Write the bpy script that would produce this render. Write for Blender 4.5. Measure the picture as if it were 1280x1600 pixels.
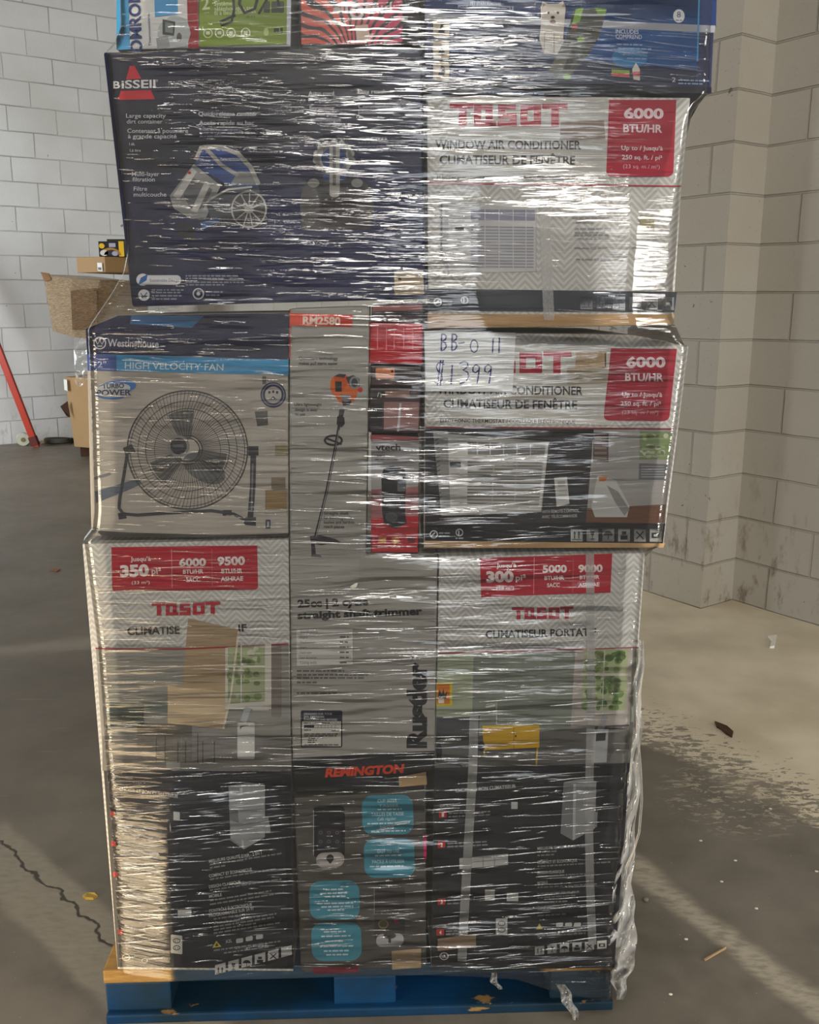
import bpy, bmesh, math, random
import numpy as np
from mathutils import Vector

for _o in list(bpy.data.objects):
    bpy.data.objects.remove(_o, do_unlink=True)
SC = bpy.context.scene
COL = SC.collection
rng = random.Random(11)

# ---------------------------------------------------------------- camera, world, lights, exposure
F, HCAM = 1460.0, 1.40                      # focal length in pixels of the 1280x1600 frame, eye height
PITCH = math.atan(330.0 / F)
cam = bpy.data.cameras.new('camera')
cam.sensor_fit = 'HORIZONTAL'; cam.sensor_width = 36.0; cam.lens = 36.0 * F / 1280.0
cam.clip_start = 0.02
camo = bpy.data.objects.new('camera', cam); COL.objects.link(camo)
camo.location = (0, 0, HCAM); camo.rotation_euler = (math.pi / 2 - PITCH, 0, 0)
SC.camera = camo

SC.view_settings.view_transform = 'Standard'
SC.view_settings.look = 'None'
SC.view_settings.gamma = 1.0
SC.view_settings.use_curve_mapping = False
SC.view_settings.exposure = 0.14
SC.cycles.use_denoising = True
SC.cycles.max_bounces = 8
SC.cycles.transparent_max_bounces = 24
SC.cycles.caustics_reflective = False
SC.cycles.caustics_refractive = False
SC.cycles.sample_clamp_indirect = 6.0

W = bpy.data.worlds.new('world'); SC.world = W; W.use_nodes = True
_bg = W.node_tree.nodes['Background']
_bg.inputs[0].default_value = (1.0, 0.95, 0.87, 1); _bg.inputs[1].default_value = 0.17

def area(name, loc, target, sx, sy, power, col):
    l = bpy.data.lights.new(name, 'AREA'); l.shape = 'RECTANGLE'; l.size = sx; l.size_y = sy
    l.energy = power; l.color = col
    o = bpy.data.objects.new(name, l); COL.objects.link(o); o.location = loc
    d = Vector(target) - Vector(loc); o.rotation_euler = d.to_track_quat('-Z', 'Y').to_euler()
    return o
LIGHTS = dict(
    rear_key_light=((-0.5, -4.2, 4.5), (-0.1, 2.0, 0.8), 4.2, 0.8, 410, (1.0, 0.96, 0.90)),  # added unseen key light behind the viewer, also streaks the film wrinkles
    overhead_streak_light=((-0.8, -1.4, 4.8), (-0.6, 1.6, 0.0), 3.0, 0.3, 60, (1.0, 0.96, 0.9)),  # added unseen strip light overhead, for streaks on the film
    side_door=((-6.6, 5.4, 1.7), (-4.3, 9.4, 1.5), 2.4, 2.6, 290, (0.86, 0.93, 1.0)),
    crease_glint_light=((-2.35, -0.30, 0.50), (-0.5, 1.6, 0.35), 1.1, 0.9, 40, (1.0, 0.88, 0.68)),  # added warm light set low, placed to glint off the creased film
    film_veil_light=((1.05, -4.0, 1.72), (0.3, 1.6, 1.45), 1.5, 1.5, 32, (0.90, 0.95, 1.0)),  # added cool light whose mirror image veils the film at upper right
    right_doorway=((4.2, -1.2, 1.25), (0.6, 1.7, 1.2), 1.2, 2.2, 110, (1.0, 0.97, 0.93)),
)
for _k, _v in LIGHTS.items():
    area(_k, *_v)
# low sun through an opening on the left: a warm patch on the floor beside the pallet
_l = bpy.data.lights.new('sunbeam', 'SPOT'); _l.energy = 15000; _l.color = (1.0, 0.80, 0.52); _l.spot_size = math.radians(18); _l.spot_blend = 0.15; _l.shadow_soft_size = 0.04
_o = bpy.data.objects.new('sunbeam', _l); COL.objects.link(_o); _o.location = (-2.7, -0.37, 1.95)
_o.rotation_euler = (Vector((-1.20, 0.92, 0.0)) - _o.location).to_track_quat('-Z', 'Y').to_euler()

# ---------------------------------------------------------------- materials
def lin(c):
    out = []
    for v in c[:3]:
        v = v / 255.0
        out.append(v / 12.92 if v <= 0.04045 else ((v + 0.055) / 1.055) ** 2.4)
    return tuple(out) + (1.0,)

_M = {}
def ink(rgb, rough=0.55, name=None, vary=0.06, scale=30.0, metal=0.0, spec=0.3):
    """A plain surface colour with a little procedural mottling."""
    key = (tuple(rgb), rough, vary, scale, metal)
    if key in _M: return _M[key]
    m = bpy.data.materials.new(name or 'print_%d_%d_%d' % tuple(rgb[:3])); m.use_nodes = True
    nt = m.node_tree; b = nt.nodes['Principled BSDF']
    b.inputs['Roughness'].default_value = rough; b.inputs['Metallic'].default_value = metal
    b.inputs['Specular IOR Level'].default_value = spec
    n = nt.nodes.new('ShaderNodeTexNoise'); n.inputs['Scale'].default_value = scale; n.inputs['Detail'].default_value = 4
    tc = nt.nodes.new('ShaderNodeTexCoord'); nt.links.new(tc.outputs['Object'], n.inputs['Vector'])
    r = nt.nodes.new('ShaderNodeMapRange'); nt.links.new(n.outputs['Fac'], r.inputs['Value'])
    r.inputs['To Min'].default_value = 1 - vary; r.inputs['To Max'].default_value = 1 + vary
    hs = nt.nodes.new('ShaderNodeHueSaturation'); hs.inputs['Color'].default_value = lin(rgb)
    nt.links.new(r.outputs['Result'], hs.inputs['Value']); nt.links.new(hs.outputs['Color'], b.inputs['Base Color'])
    _M[key] = m
    return m

class NG:
    """Small helper that writes shader maths."""
    def __init__(self, name):
        self.m = bpy.data.materials.new(name); self.m.use_nodes = True
        self.nt = self.m.node_tree; self.b = self.nt.nodes['Principled BSDF']
        self.tc = self.nt.nodes.new('ShaderNodeTexCoord')
        s = self.nt.nodes.new('ShaderNodeSeparateXYZ'); self.nt.links.new(self.tc.outputs['Object'], s.inputs[0])
        self.P = self.tc.outputs['Object']; self.x, self.y, self.z = s.outputs
    def put(self, sock, v):
        if hasattr(v, 'links'): self.nt.links.new(v, sock)
        else: sock.default_value = v
    def math(self, op, a, b=0.0, c=None):
        n = self.nt.nodes.new('ShaderNodeMath'); n.operation = op
        self.put(n.inputs[0], a); self.put(n.inputs[1], b)
        if c is not None: self.put(n.inputs[2], c)
        return n.outputs[0]
    def add(self, a, b): return self.math('ADD', a, b)
    def sub(self, a, b): return self.math('SUBTRACT', a, b)
    def mul(self, a, b): return self.math('MULTIPLY', a, b)
    def ramp(self, v, a, b, lo=0.0, hi=1.0):
        n = self.nt.nodes.new('ShaderNodeMapRange'); n.interpolation_type = 'SMOOTHSTEP'
        self.put(n.inputs['Value'], v)
        n.inputs['From Min'].default_value = a; n.inputs['From Max'].default_value = b
        n.inputs['To Min'].default_value = lo; n.inputs['To Max'].default_value = hi
        return n.outputs[0]
    def vec(self, scale=(1, 1, 1), rot=(0, 0, 0), loc=(0, 0, 0), src=None):
        n = self.nt.nodes.new('ShaderNodeMapping'); self.nt.links.new(src or self.P, n.inputs[0])
        n.inputs['Scale'].default_value = scale; n.inputs['Rotation'].default_value = rot; n.inputs['Location'].default_value = loc
        return n.outputs[0]
    def noise(self, scale, detail=4, vec=None, rough=0.5, dist=0.0):
        n = self.nt.nodes.new('ShaderNodeTexNoise'); self.nt.links.new(vec or self.P, n.inputs['Vector'])
        n.inputs['Scale'].default_value = scale; n.inputs['Detail'].default_value = detail
        n.inputs['Roughness'].default_value = rough; n.inputs['Distortion'].default_value = dist
        return n.outputs['Fac']
    def mix(self, f, a, b):
        n = self.nt.nodes.new('ShaderNodeMix'); n.data_type = 'RGBA'
        self.put(n.inputs[0], f)
        self.put(n.inputs[6], a if hasattr(a, 'links') else lin(a)); self.put(n.inputs[7], b if hasattr(b, 'links') else lin(b))
        return n.outputs[2]
    def bump(self, h, strength=0.5, dist=0.01):
        n = self.nt.nodes.new('ShaderNodeBump'); n.inputs['Strength'].default_value = strength; n.inputs['Distance'].default_value = dist
        self.nt.links.new(h, n.inputs['Height']); return n.outputs[0]
    def done(self, color, rough=0.6, normal=None, spec=0.3):
        self.put(self.b.inputs['Base Color'], color); self.put(self.b.inputs['Roughness'], rough)
        self.b.inputs['Specular IOR Level'].default_value = spec
        if normal is not None: self.nt.links.new(normal, self.b.inputs['Normal'])
        return self.m

# ---------------------------------------------------------------- geometry of the view: where a point of a known surface stands
_sp, _cp = math.sin(PITCH), math.cos(PITCH)
def ray(px, py):
    u = (px - 640.0) / F; v = -(py - 800.0) / F
    return (u, v * _sp + _cp, v * _cp - _sp)

class Face:
    """The upright front of a carton: the plane y = d + s*x (plus an optional bulge)."""
    def __init__(self, d, s=0.03, bulge=None):
        self.d, self.s, self.g = d, s, bulge
    def at(self, px, py, lift=0.0):
        rx, ry, rz = ray(px, py)
        t = self.d / (ry - self.s * rx)
        if self.g:
            for _ in range(8):
                t = (self.d + self.g(t * rx, HCAM + t * rz)) / (ry - self.s * rx)
        t -= lift
        return Vector((t * rx, t * ry, HCAM + t * rz))
def on_floor(px, py, z=0.0):
    rx, ry, rz = ray(px, py); t = (z - HCAM) / rz
    return Vector((t * rx, t * ry, z))
def at_depth(px, py, y):
    rx, ry, rz = ray(px, py); t = y / ry
    return Vector((t * rx, y, HCAM + t * rz))

# ---------------------------------------------------------------- objects
def root(name, loc, label, cat, group=None, rz=0.0):
    o = bpy.data.objects.new(name, None); COL.objects.link(o); o.location = loc; o.rotation_euler[2] = rz
    o.empty_display_size = 0.05
    tag(o, label, cat, group); return o
def tag(o, label=None, cat=None, group=None, kind=None):
    if label: o['label'] = label
    if cat: o['category'] = cat
    if group: o['group'] = group
    if kind: o['kind'] = kind
    return o
def origin(o):
    v = Vector((0, 0, 0))
    while o is not None:
        v = v + Vector(o.location); o = o.parent
    return v
def mesh_obj(name, verts, faces, mats, parent=None, mat_idx=None, smooth=False, world=True, label=None):
    """verts in world space; stored relative to the thing's base."""
    off = origin(parent) if (parent is not None and world) else Vector((0, 0, 0))
    me = bpy.data.meshes.new(name)
    me.from_pydata([tuple(Vector(v) - off) for v in verts], [], faces)
    if not isinstance(mats, (list, tuple)): mats = [mats]
    for m in mats: me.materials.append(m)
    if mat_idx: me.polygons.foreach_set('material_index', mat_idx)
    if smooth: me.polygons.foreach_set('use_smooth', [True] * len(me.polygons))
    me.update()
    o = bpy.data.objects.new(name, me); COL.objects.link(o)
    if parent is not None: o.parent = parent
    if label: o['label'] = label
    return o
def bm_obj(name, bm, mat, parent=None, smooth=False, label=None):
    bmesh.ops.recalc_face_normals(bm, faces=bm.faces)
    vs = [v.co.copy() for v in bm.verts]
    bm.verts.index_update()
    fs = [[v.index for v in f.verts] for f in bm.faces]
    mi = [f.material_index for f in bm.faces]
    o = mesh_obj(name, vs, fs, mat, parent, mi, smooth, label=label); bm.free(); return o
def prism_bm(front, back, bevel=0.004):
    """A solid between two matching outlines."""
    bm = bmesh.new(); n = len(front)
    a = [bm.verts.new(p) for p in front]; b = [bm.verts.new(p) for p in back]
    bm.faces.new(a); bm.faces.new(b[::-1])
    for i in range(n): bm.faces.new((a[i], b[i], b[(i + 1) % n], a[(i + 1) % n]))
    bmesh.ops.recalc_face_normals(bm, faces=bm.faces)
    if bevel: bmesh.ops.bevel(bm, geom=list(bm.edges), offset=bevel, segments=2, affect='EDGES', profile=0.6)
    return bm
def box_bm(x0, x1, y0, y1, z0, z1, bevel=0.003, tf=None):
    f = [(x0, y0, z1), (x1, y0, z1), (x1, y0, z0), (x0, y0, z0)]; b = [(x, y1, z) for x, _, z in f]
    if tf: f = [tf(*p) for p in f]; b = [tf(*p) for p in b]
    return prism_bm([Vector(p) for p in f], [Vector(p) for p in b], bevel)
def tube(pts, rad, seg=8, cap=True):
    """Verts and faces of a tube through pts; rad a number or one per point."""
    pts = [Vector(p) for p in pts]; n = len(pts); vs, fs = [], []
    rr = rad if isinstance(rad, (list, tuple)) else [rad] * n
    for i, p in enumerate(pts):
        d = (pts[min(i + 1, n - 1)] - pts[max(i - 1, 0)]).normalized()
        a = d.cross(Vector((0, 1, 0.02)))
        if a.length < 1e-3: a = d.cross(Vector((1, 0, 0)))
        a.normalize(); b = d.cross(a)
        for k in range(seg):
            t = 2 * math.pi * k / seg; vs.append(p + (a * math.cos(t) + b * math.sin(t)) * rr[i])
    for i in range(n - 1):
        for k in range(seg):
            j = (k + 1) % seg; fs.append((i * seg + k, i * seg + j, (i + 1) * seg + j, (i + 1) * seg + k))
    if cap: fs.append(tuple(range(seg))[::-1]); fs.append(tuple((n - 1) * seg + k for k in range(seg)))
    return vs, fs

# ---------------------------------------------------------------- printing on cartons
_T = {}
def glyphs(s, bold=0.0):
    k = (s, bold)
    if k not in _T:
        c = bpy.data.curves.new('lettering', 'FONT'); c.body = s; c.size = 1.0; c.resolution_u = 3; c.offset = bold
        o = bpy.data.objects.new('lettering', c)
        me = bpy.data.meshes.new_from_object(o)
        v = np.empty(len(me.vertices) * 3); me.vertices.foreach_get('co', v); v = v.reshape(-1, 3)[:, :2].copy()
        f = [tuple(p.vertices) for p in me.polygons]
        bpy.data.objects.remove(o); bpy.data.curves.remove(c); bpy.data.meshes.remove(me)
        _T[k] = (v, f)
    return _T[k]
CAP = 0.70

class Print:
    """Flat printing on one carton front: shapes are given where they sit on the front, stored as one mesh."""
    LIFT = 0.0009
    def __init__(self, face, lift=None):
        self.face = face; self.more = []; self.v = []; self.f = []; self.mi = []; self.mats = []
        self.base = self.LIFT if lift is None else lift
    def slot(self, m):
        if not hasattr(m, 'node_tree'): m = ink(m)
        if m not in self.mats: self.mats.append(m)
        return self.mats.index(m)
    def raw(self, pts, faces, m, layer=1):
        n = len(self.v); e = self.base + layer * 0.00014 + (0.003 if self.face.g and layer >= 3 else 0.0); s = self.slot(m)
        self.v += [self.face.at(p[0], p[1], e) for p in pts]
        self.f += [tuple(n + i for i in q) for q in faces]; self.mi += [s] * len(faces)
        return self
    def poly(self, pts, m, layer=1):
        return self.raw(pts, [tuple(range(len(pts)))], m, layer)
    def quad(self, a, b, c, d, m, layer=1, n=12):
        pts = []
        for j in range(n + 1):
            v = j / n
            for i in range(n + 1):
                u = i / n
                pts.append(tuple((a[k] * (1 - u) + b[k] * u) * (1 - v) + (d[k] * (1 - u) + c[k] * u) * v for k in (0, 1)))
        w = n + 1
        return self.raw(pts, [(j * w + i, (j + 1) * w + i, (j + 1) * w + i + 1, j * w + i + 1) for j in range(n) for i in range(n)], m, layer)
    def rect(self, x0, y0, x1, y1, m, layer=1, slope=0.0, n=6):
        dy = slope * (x1 - x0)
        return self.quad((x0, y0), (x1, y0 + dy), (x1, y1 + dy), (x0, y1), m, layer, n)
    def rrect(self, x0, y0, x1, y1, r, m, layer=1, slope=0.0, corners=(1, 1, 1, 1), skew=0.0):
        pts = []
        for ci, (cx, cy, a0) in enumerate(((x0 + r, y0 + r, 180), (x1 - r, y0 + r, 270), (x1 - r, y1 - r, 0), (x0 + r, y1 - r, 90))):
            if corners[ci]:
                for k in range(7):
                    t = math.radians(a0 + 15 * k); pts.append((cx + r * math.cos(t), cy + r * math.sin(t)))
            else:
                pts.append(((x0, y0), (x1, y0), (x1, y1), (x0, y1))[ci])
        return self.poly([(x + skew * (y - y0), y + slope * (x - x0)) for x, y in pts], m, layer)
    def ell(self, cx, cy, rx, ry, m, layer=1, n=36, rot=0.0):
        c, s = math.cos(rot), math.sin(rot)
        return self.poly([(cx + rx * math.cos(2 * math.pi * k / n) * c - ry * math.sin(2 * math.pi * k / n) * s,
                           cy + rx * math.cos(2 * math.pi * k / n) * s + ry * math.sin(2 * math.pi * k / n) * c) for k in range(n)], m, layer)
    def ring(self, cx, cy, rx, ry, w, m, layer=1, n=56, a0=0.0, a1=360.0):
        pts, fs = [], []
        for k in range(n + 1):
            t = math.radians(a0 + (a1 - a0) * k / n)
            pts.append((cx + rx * math.cos(t), cy + ry * math.sin(t))); pts.append((cx + (rx - w) * math.cos(t), cy + (ry - w) * math.sin(t)))
        for k in range(n): fs.append((2 * k, 2 * k + 1, 2 * k + 3, 2 * k + 2))
        return self.raw(pts, fs, m, layer)
    def line(self, pts, w, m, layer=1, closed=False):
        if closed: pts = list(pts) + [pts[0]]
        n = len(pts); P, fs = [], []
        for i in range(n):
            a, b = pts[max(i - 1, 0)], pts[min(i + 1, n - 1)]
            if closed and i in (0, n - 1): a, b = pts[-2], pts[1]
            dx, dy = b[0] - a[0], b[1] - a[1]; L = math.hypot(dx, dy) or 1
            nx, ny = -dy / L * w / 2, dx / L * w / 2
            P += [(pts[i][0] + nx, pts[i][1] + ny), (pts[i][0] - nx, pts[i][1] - ny)]
        for i in range(n - 1): fs.append((2 * i, 2 * i + 1, 2 * i + 3, 2 * i + 2))
        return self.raw(P, fs, m, layer)
    def text(self, s, xa, ya, xb, yb, h, m, layer=3, bold=0.0, italic=0.0):
        """Lettering whose baseline runs from (xa, ya) to (xb, yb) with capital height h."""
        v, f = glyphs(s, bold)
        if len(v) == 0: return self
        x0, x1 = v[:, 0].min(), v[:, 0].max()
        L = math.hypot(xb - xa, yb - ya); ux, uy = (xb - xa) / L, (yb - ya) / L
        k = L / max(x1 - x0, 1e-4); kh = h / CAP
        X = (v[:, 0] - x0) * k + v[:, 1] * kh * italic; Y = v[:, 1] * kh
        pts = np.stack([xa + X * ux + Y * uy, ya + X * uy - Y * ux], 1)
        return self.raw([tuple(p) for p in pts], f, m, layer)
    def dashes(self, x0, y0, x1, h, m, layer=3, slope=0.0, seed=1):
        """A line of print too small to read: word-long bars."""
        r = random.Random(seed * 7919 + int(x0 * 13 + y0 * 7)); x = x0
        while x < x1 - 2:
            w = min(r.uniform(4, 15) * max(h, 2.0) / 3.2, x1 - x); y = y0 + slope * (x - x0)
            self.quad((x, y), (x + w, y + slope * w), (x + w, y + slope * w + h), (x, y + h), m, layer, 1); x += w + h * 0.7
        return self
    def part(self, name, sub=False):
        """A piece of print that is a part of its own (or a sub-part of this one)."""
        q = Print(self.face, self.base); self.more.append((name, q, sub)); return q
    def build(self, name, parent, label=None):
        o = mesh_obj(name, self.v, self.f, self.mats, parent, self.mi, label=label) if self.f else None
        for n, q, sub in self.more: q.build(n, o if (sub and o) else parent)
        return o

def carton(name, face, outline, depth, mat, label, cat, group=None, bevel=0.004, sink=0.0):
    """A carton with its front outline on face; returns its base Empty."""
    fr = [face.at(x, y) for x, y in outline]
    nb = Vector((-face.s, 1, 0)).normalized() * depth
    zs = min(p.z for p in fr); cx = sum(p.x for p in fr) / len(fr); cy = sum(p.y for p in fr) / len(fr)
    r = root(name, (cx, cy + depth * 0.5, zs), label, cat, group)
    bm_obj('carton', prism_bm(fr, [p + nb for p in fr], bevel), mat, r)
    return r
# ---------------------------------------------------------------- the room: floor, back wall, right wall with its pier
WA = Vector((0.818, 0.575, 0))       # along the back wall
WB = Vector((0.575, -0.818, 0))      # along the right wall, towards the viewer
ROOM_Z = 5.2

def block_wall_material(name, tint, bw, bh, off=(0, 0), dirt=0.35, warm=(196, 188, 172)):
    g = NG(name)
    vec = g.vec(scale=(1, 1, 1), loc=(off[0], off[1], 0))
    # x along the wall, z up: swap so that the courses run along x
    sx = g.nt.nodes.new('ShaderNodeSeparateXYZ'); g.nt.links.new(vec, sx.inputs[0])
    wob = g.mul(g.sub(g.noise(3.0, 3), 0.5), 0.012)
    cx = g.nt.nodes.new('ShaderNodeCombineXYZ'); g.put(cx.inputs[0], g.add(sx.outputs[0], wob)); g.put(cx.inputs[1], g.add(sx.outputs[2], wob))
    b = g.nt.nodes.new('ShaderNodeTexBrick'); g.nt.links.new(cx.outputs[0], b.inputs['Vector'])
    b.inputs['Scale'].default_value = 1.0; b.inputs['Brick Width'].default_value = bw; b.inputs['Row Height'].default_value = bh
    b.inputs['Mortar Size'].default_value = 0.006; b.inputs['Mortar Smooth'].default_value = 0.5; b.inputs['Bias'].default_value = -0.2
    b.inputs['Color1'].default_value = (1, 1, 1, 1); b.inputs['Color2'].default_value = (0.93, 0.93, 0.93, 1)
    mort = b.outputs['Fac']
    # some joints are filled with paint, others stay open and dark
    openj = g.ramp(g.noise(2.3, 3), 0.38, 0.62)
    base = g.mix(g.ramp(g.noise(1.1, 5), 0.3, 0.75), tint, warm)
    mul = g.nt.nodes.new('ShaderNodeMix'); mul.data_type = 'RGBA'; mul.blend_type = 'MULTIPLY'; mul.inputs[0].default_value = 1.0
    g.put(mul.inputs[6], base); g.nt.links.new(b.outputs['Color'], mul.inputs[7]); 
    # keep the brick colour for the joint too
    b.inputs['Mortar'].default_value = (0.9, 0.9, 0.9, 1)
    c = g.mix(g.mul(mort, g.add(g.mul(openj, 0.42), 0.08)), mul.outputs[2], (120, 113, 102))
    pits = g.ramp(g.noise(95.0, 2), 0.66, 0.72)
    c = g.mix(g.mul(pits, 0.32), c, (110, 104, 94))
    low = g.ramp(g.z, 0.9, 0.0)                                    # scuffs near the floor
    sc = g.mul(g.mul(low, dirt), g.ramp(g.noise(9, 6, g.vec((1.4, 1, 0.55)), 0.7), 0.52, 0.68))
    c = g.mix(sc, c, (88, 74, 55))
    chips = g.ramp(g.noise(16, 3), 0.735, 0.745)
    c = g.mix(g.mul(chips, 0.7), c, (70, 62, 50))
    h = g.add(g.mul(mort, -1.0), g.mul(g.noise(60, 4), 0.25))
    return g.done(c, 0.6, g.bump(h, 0.9, 0.006), spec=0.25)

def wall(name, p0, p1, thick, mat, z1=ROOM_Z):
    """An upright slab from p0 to p1 whose visible face looks to the right of p0->p1."""
    p0 = Vector(p0); p1 = Vector(p1); L = (p1 - p0).length; a = math.atan2((p1 - p0).y, (p1 - p0).x)
    v = [(0, 0, 0), (L, 0, 0), (L, thick, 0), (0, thick, 0), (0, 0, z1), (L, 0, z1), (L, thick, z1), (0, thick, z1)]
    f = [(0, 1, 5, 4), (1, 2, 6, 5), (2, 3, 7, 6), (3, 0, 4, 7), (4, 5, 6, 7), (3, 2, 1, 0)]
    o = mesh_obj(name, v, f, mat, None, world=False)
    o.location = p0; o.rotation_euler[2] = a
    return tag(o, kind='structure')

mat_back = block_wall_material('painted_block_back', (214, 214, 213), 0.455, 0.2285, (0.12, 0.03), 0.30, (196, 195, 190))
mat_right = block_wall_material('painted_block_right', (168, 163, 153), 0.406, 0.205, (0.05, 0.137), 0.75, (160, 154, 142))
CORN = Vector((-2.64, 10.235, 0))
wall('wall_back', CORN - WA * 6.3, CORN, 0.2, mat_back)
wall('wall_right', CORN, CORN + WB * 14.1, 0.2, mat_right)
wall('wall_left', CORN - WA * 6.3 + WB * 14.1, CORN - WA * 6.3, 0.2, mat_back)
wall('wall_front', CORN + WB * 14.1, CORN - WA * 6.3 + WB * 14.1, 0.2, mat_back)
# the pier that stands out of the right wall
PN = Vector((-0.818, -0.575, 0))
p_in = Vector((1.548, 4.28, 0))
def pier_tf(t, n, z): q = p_in - WB * t + PN * n; return (q.x, q.y, z)
v = []
for z in (0, ROOM_Z):
    for t, n in ((0, 0), (0, 0.235), (0.95, 0.235), (0.95, 0)): v.append((t, n, z))
pa = math.atan2(-WB.y, -WB.x)
pv = [(-t, -n, z) for t, n, z in v]
pier = mesh_obj('trim_1', pv, [(0, 1, 5, 4), (1, 2, 6, 5), (2, 3, 7, 6), (4, 5, 6, 7)],
                block_wall_material('painted_block_pier', (164, 159, 148), 0.406, 0.205, (0.11, 0.137), 0.9, (157, 150, 137)), None, world=False)
pier.location = p_in; pier.rotation_euler[2] = math.atan2(WB.y, WB.x)
tag(pier, kind='structure')

# concrete floor
def floor_material():
    g = NG('worn_concrete')
    n1 = g.noise(1.6, 6, rough=0.6); n2 = g.noise(9.0, 6, rough=0.65)
    c = g.mix(g.ramp(g.add(g.mul(n1, 0.6), g.mul(n2, 0.4)), 0.32, 0.68), (93, 87, 77), (121, 114, 103))
    speck = g.ramp(g.noise(120, 2), 0.735, 0.75)
    c = g.mix(g.mul(speck, 0.55), c, (176, 168, 152))
    # old pale paint along the right wall, worn to a ragged edge
    dist = g.add(g.mul(g.sub(g.x, 1.548), -0.818), g.mul(g.sub(g.y, 4.28), -0.575))
    edge = g.add(dist, g.mul(g.sub(g.noise(7, 6, rough=0.7), 0.5), 0.30))
    worn = g.noise(20, 5, g.vec((1, 2.6, 1), (0, 0, -0.96)), 0.72, 0.8)
    near = g.ramp(edge, 1.53, 1.47)
    thin = g.ramp(dist, 0.95, 1.50, 0.20, 0.53)
    flake = g.math('GREATER_THAN', worn, thin)
    paint = g.mul(near, g.add(g.mul(flake, 0.82), 0.18))
    paint = g.math('MINIMUM', g.mul(paint, g.ramp(g.x, 0.1, 0.7)), 1.0)
    pc = g.mix(g.ramp(g.noise(2.5, 5), 0.3, 0.7), (218, 206, 182), (188, 176, 151))
    c = g.mix(paint, c, pc)
    # second small patch of flakes in front of it
    d2 = g.add(g.math('POWER', g.sub(g.x, 0.92), 2.0), g.math('POWER', g.mul(g.sub(g.y, 2.45), 0.9), 2.0))
    f2 = g.mul(g.ramp(d2, 0.05, 0.005), g.math('GREATER_THAN', worn, 0.56))
    c = g.mix(g.mul(f2, 0.75), c, (178, 168, 148))
    # pale mortar repairs: two long narrow streaks
    def streak(p, q, w, soft, nz):
        p = Vector(p); q = Vector(q); L = (q - p).length; d = (q - p) / L
        al = g.add(g.mul(g.sub(g.x, p.x), d.x), g.mul(g.sub(g.y, p.y), d.y))
        ac = g.add(g.mul(g.sub(g.x, p.x), -d.y), g.mul(g.sub(g.y, p.y), d.x))
        ac = g.add(ac, g.mul(g.sub(g.noise(5.5, 3), 0.5), nz))
        body = g.mul(g.ramp(g.math('ABSOLUTE', ac), w, w * (1 - soft)), g.mul(g.ramp(al, -0.05, 0.03), g.ramp(al, L + 0.25, L - 0.1)))
        return body, al, ac
    s1, a1, c1 = streak((0.54, 2.17), (0.90, 1.50), 0.055, 0.75, 0.09)
    t1 = g.ramp(g.noise(26, 5, g.vec((1, 3, 1), (0, 0, 1.05)), 0.6), 0.28, 0.62)
    c = g.mix(g.mul(s1, g.add(g.mul(t1, 0.5), 0.2)), c, (182, 173, 154))
    s2, a2, c2 = streak((-1.16, 2.26), (-0.42, 1.54), 0.095, 0.3, 0.05)
    c = g.mix(g.mul(s2, g.add(g.mul(t1, 0.35), 0.5)), c, (146, 139, 124))
    wig = g.add(c2, g.mul(g.sub(g.noise(14, 4), 0.5), 0.06))
    crack = g.mul(g.ramp(g.math('ABSOLUTE', g.sub(wig, 0.03)), 0.006, 0.0015), g.ramp(g.x, -0.45, -0.62))
    c = g.mix(g.mul(crack, 0.85), c, (38, 33, 26))
    # faint sweeping scratches and a dusty patch on the left
    sc = g.noise(6, 6, g.vec((0.35, 5, 1), (0, 0, 0.55)), 0.6)
    c = g.mix(g.mul(g.mul(g.ramp(sc, 0.64, 0.70), 0.35), g.ramp(g.x, 0.2, -0.9)), c, (158, 148, 130))
    s3, _, _ = streak((-2.2, 3.45), (-1.2, 3.75), 0.11, 0.9, 0.12)
    c = g.mix(g.mul(s3, 0.38), c, (170, 163, 150))
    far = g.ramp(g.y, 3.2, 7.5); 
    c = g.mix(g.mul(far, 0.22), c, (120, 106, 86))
    h = g.add(g.mul(g.noise(40, 5), 0.3), g.add(g.mul(crack, -2.0), g.add(g.mul(paint, 0.2), g.mul(s1, 0.3))))
    return g.done(c, g.ramp(n2, 0.3, 0.7, 0.42, 0.62), g.bump(h, 0.35, 0.004), spec=0.35)
flo = mesh_obj('floor', [(-12, -7, 0), (9, -7, 0), (9, 12, 0), (-12, 12, 0)], [(0, 1, 2, 3)], floor_material(), None, world=False)
tag(flo, kind='structure')
# ---------------------------------------------------------------- pallet
def pallet_paint(name, wear):
    g = NG(name)
    n = g.noise(14, 6, g.vec((0.5, 1, 1.6)), 0.65)
    c = g.mix(g.ramp(g.noise(4, 4), 0.35, 0.7), (8, 58, 98), (7, 46, 78))
    c = g.mix(g.mul(g.ramp(g.noise(3.2, 5), 0.36, 0.56), 0.85), c, (18, 38, 46))
    c = g.mix(g.ramp(n, wear, wear + 0.04), c, (140, 108, 62))
    return g.done(c, 0.55, g.bump(g.noise(60, 4, g.vec((0.3, 1, 1))), 0.3, 0.003))
def raw_wood():
    g = NG('raw_pallet_wood')
    n = g.noise(20, 6, g.vec((0.25, 1, 2.2)), 0.7)
    c = g.mix(g.ramp(n, 0.3, 0.7), (128, 95, 48), (186, 148, 86))
    c = g.mix(g.mul(g.ramp(g.noise(7, 5), 0.52, 0.6), 0.8), c, (30, 72, 92))
    return g.done(c, 0.7, g.bump(n, 0.5, 0.004))
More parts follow.
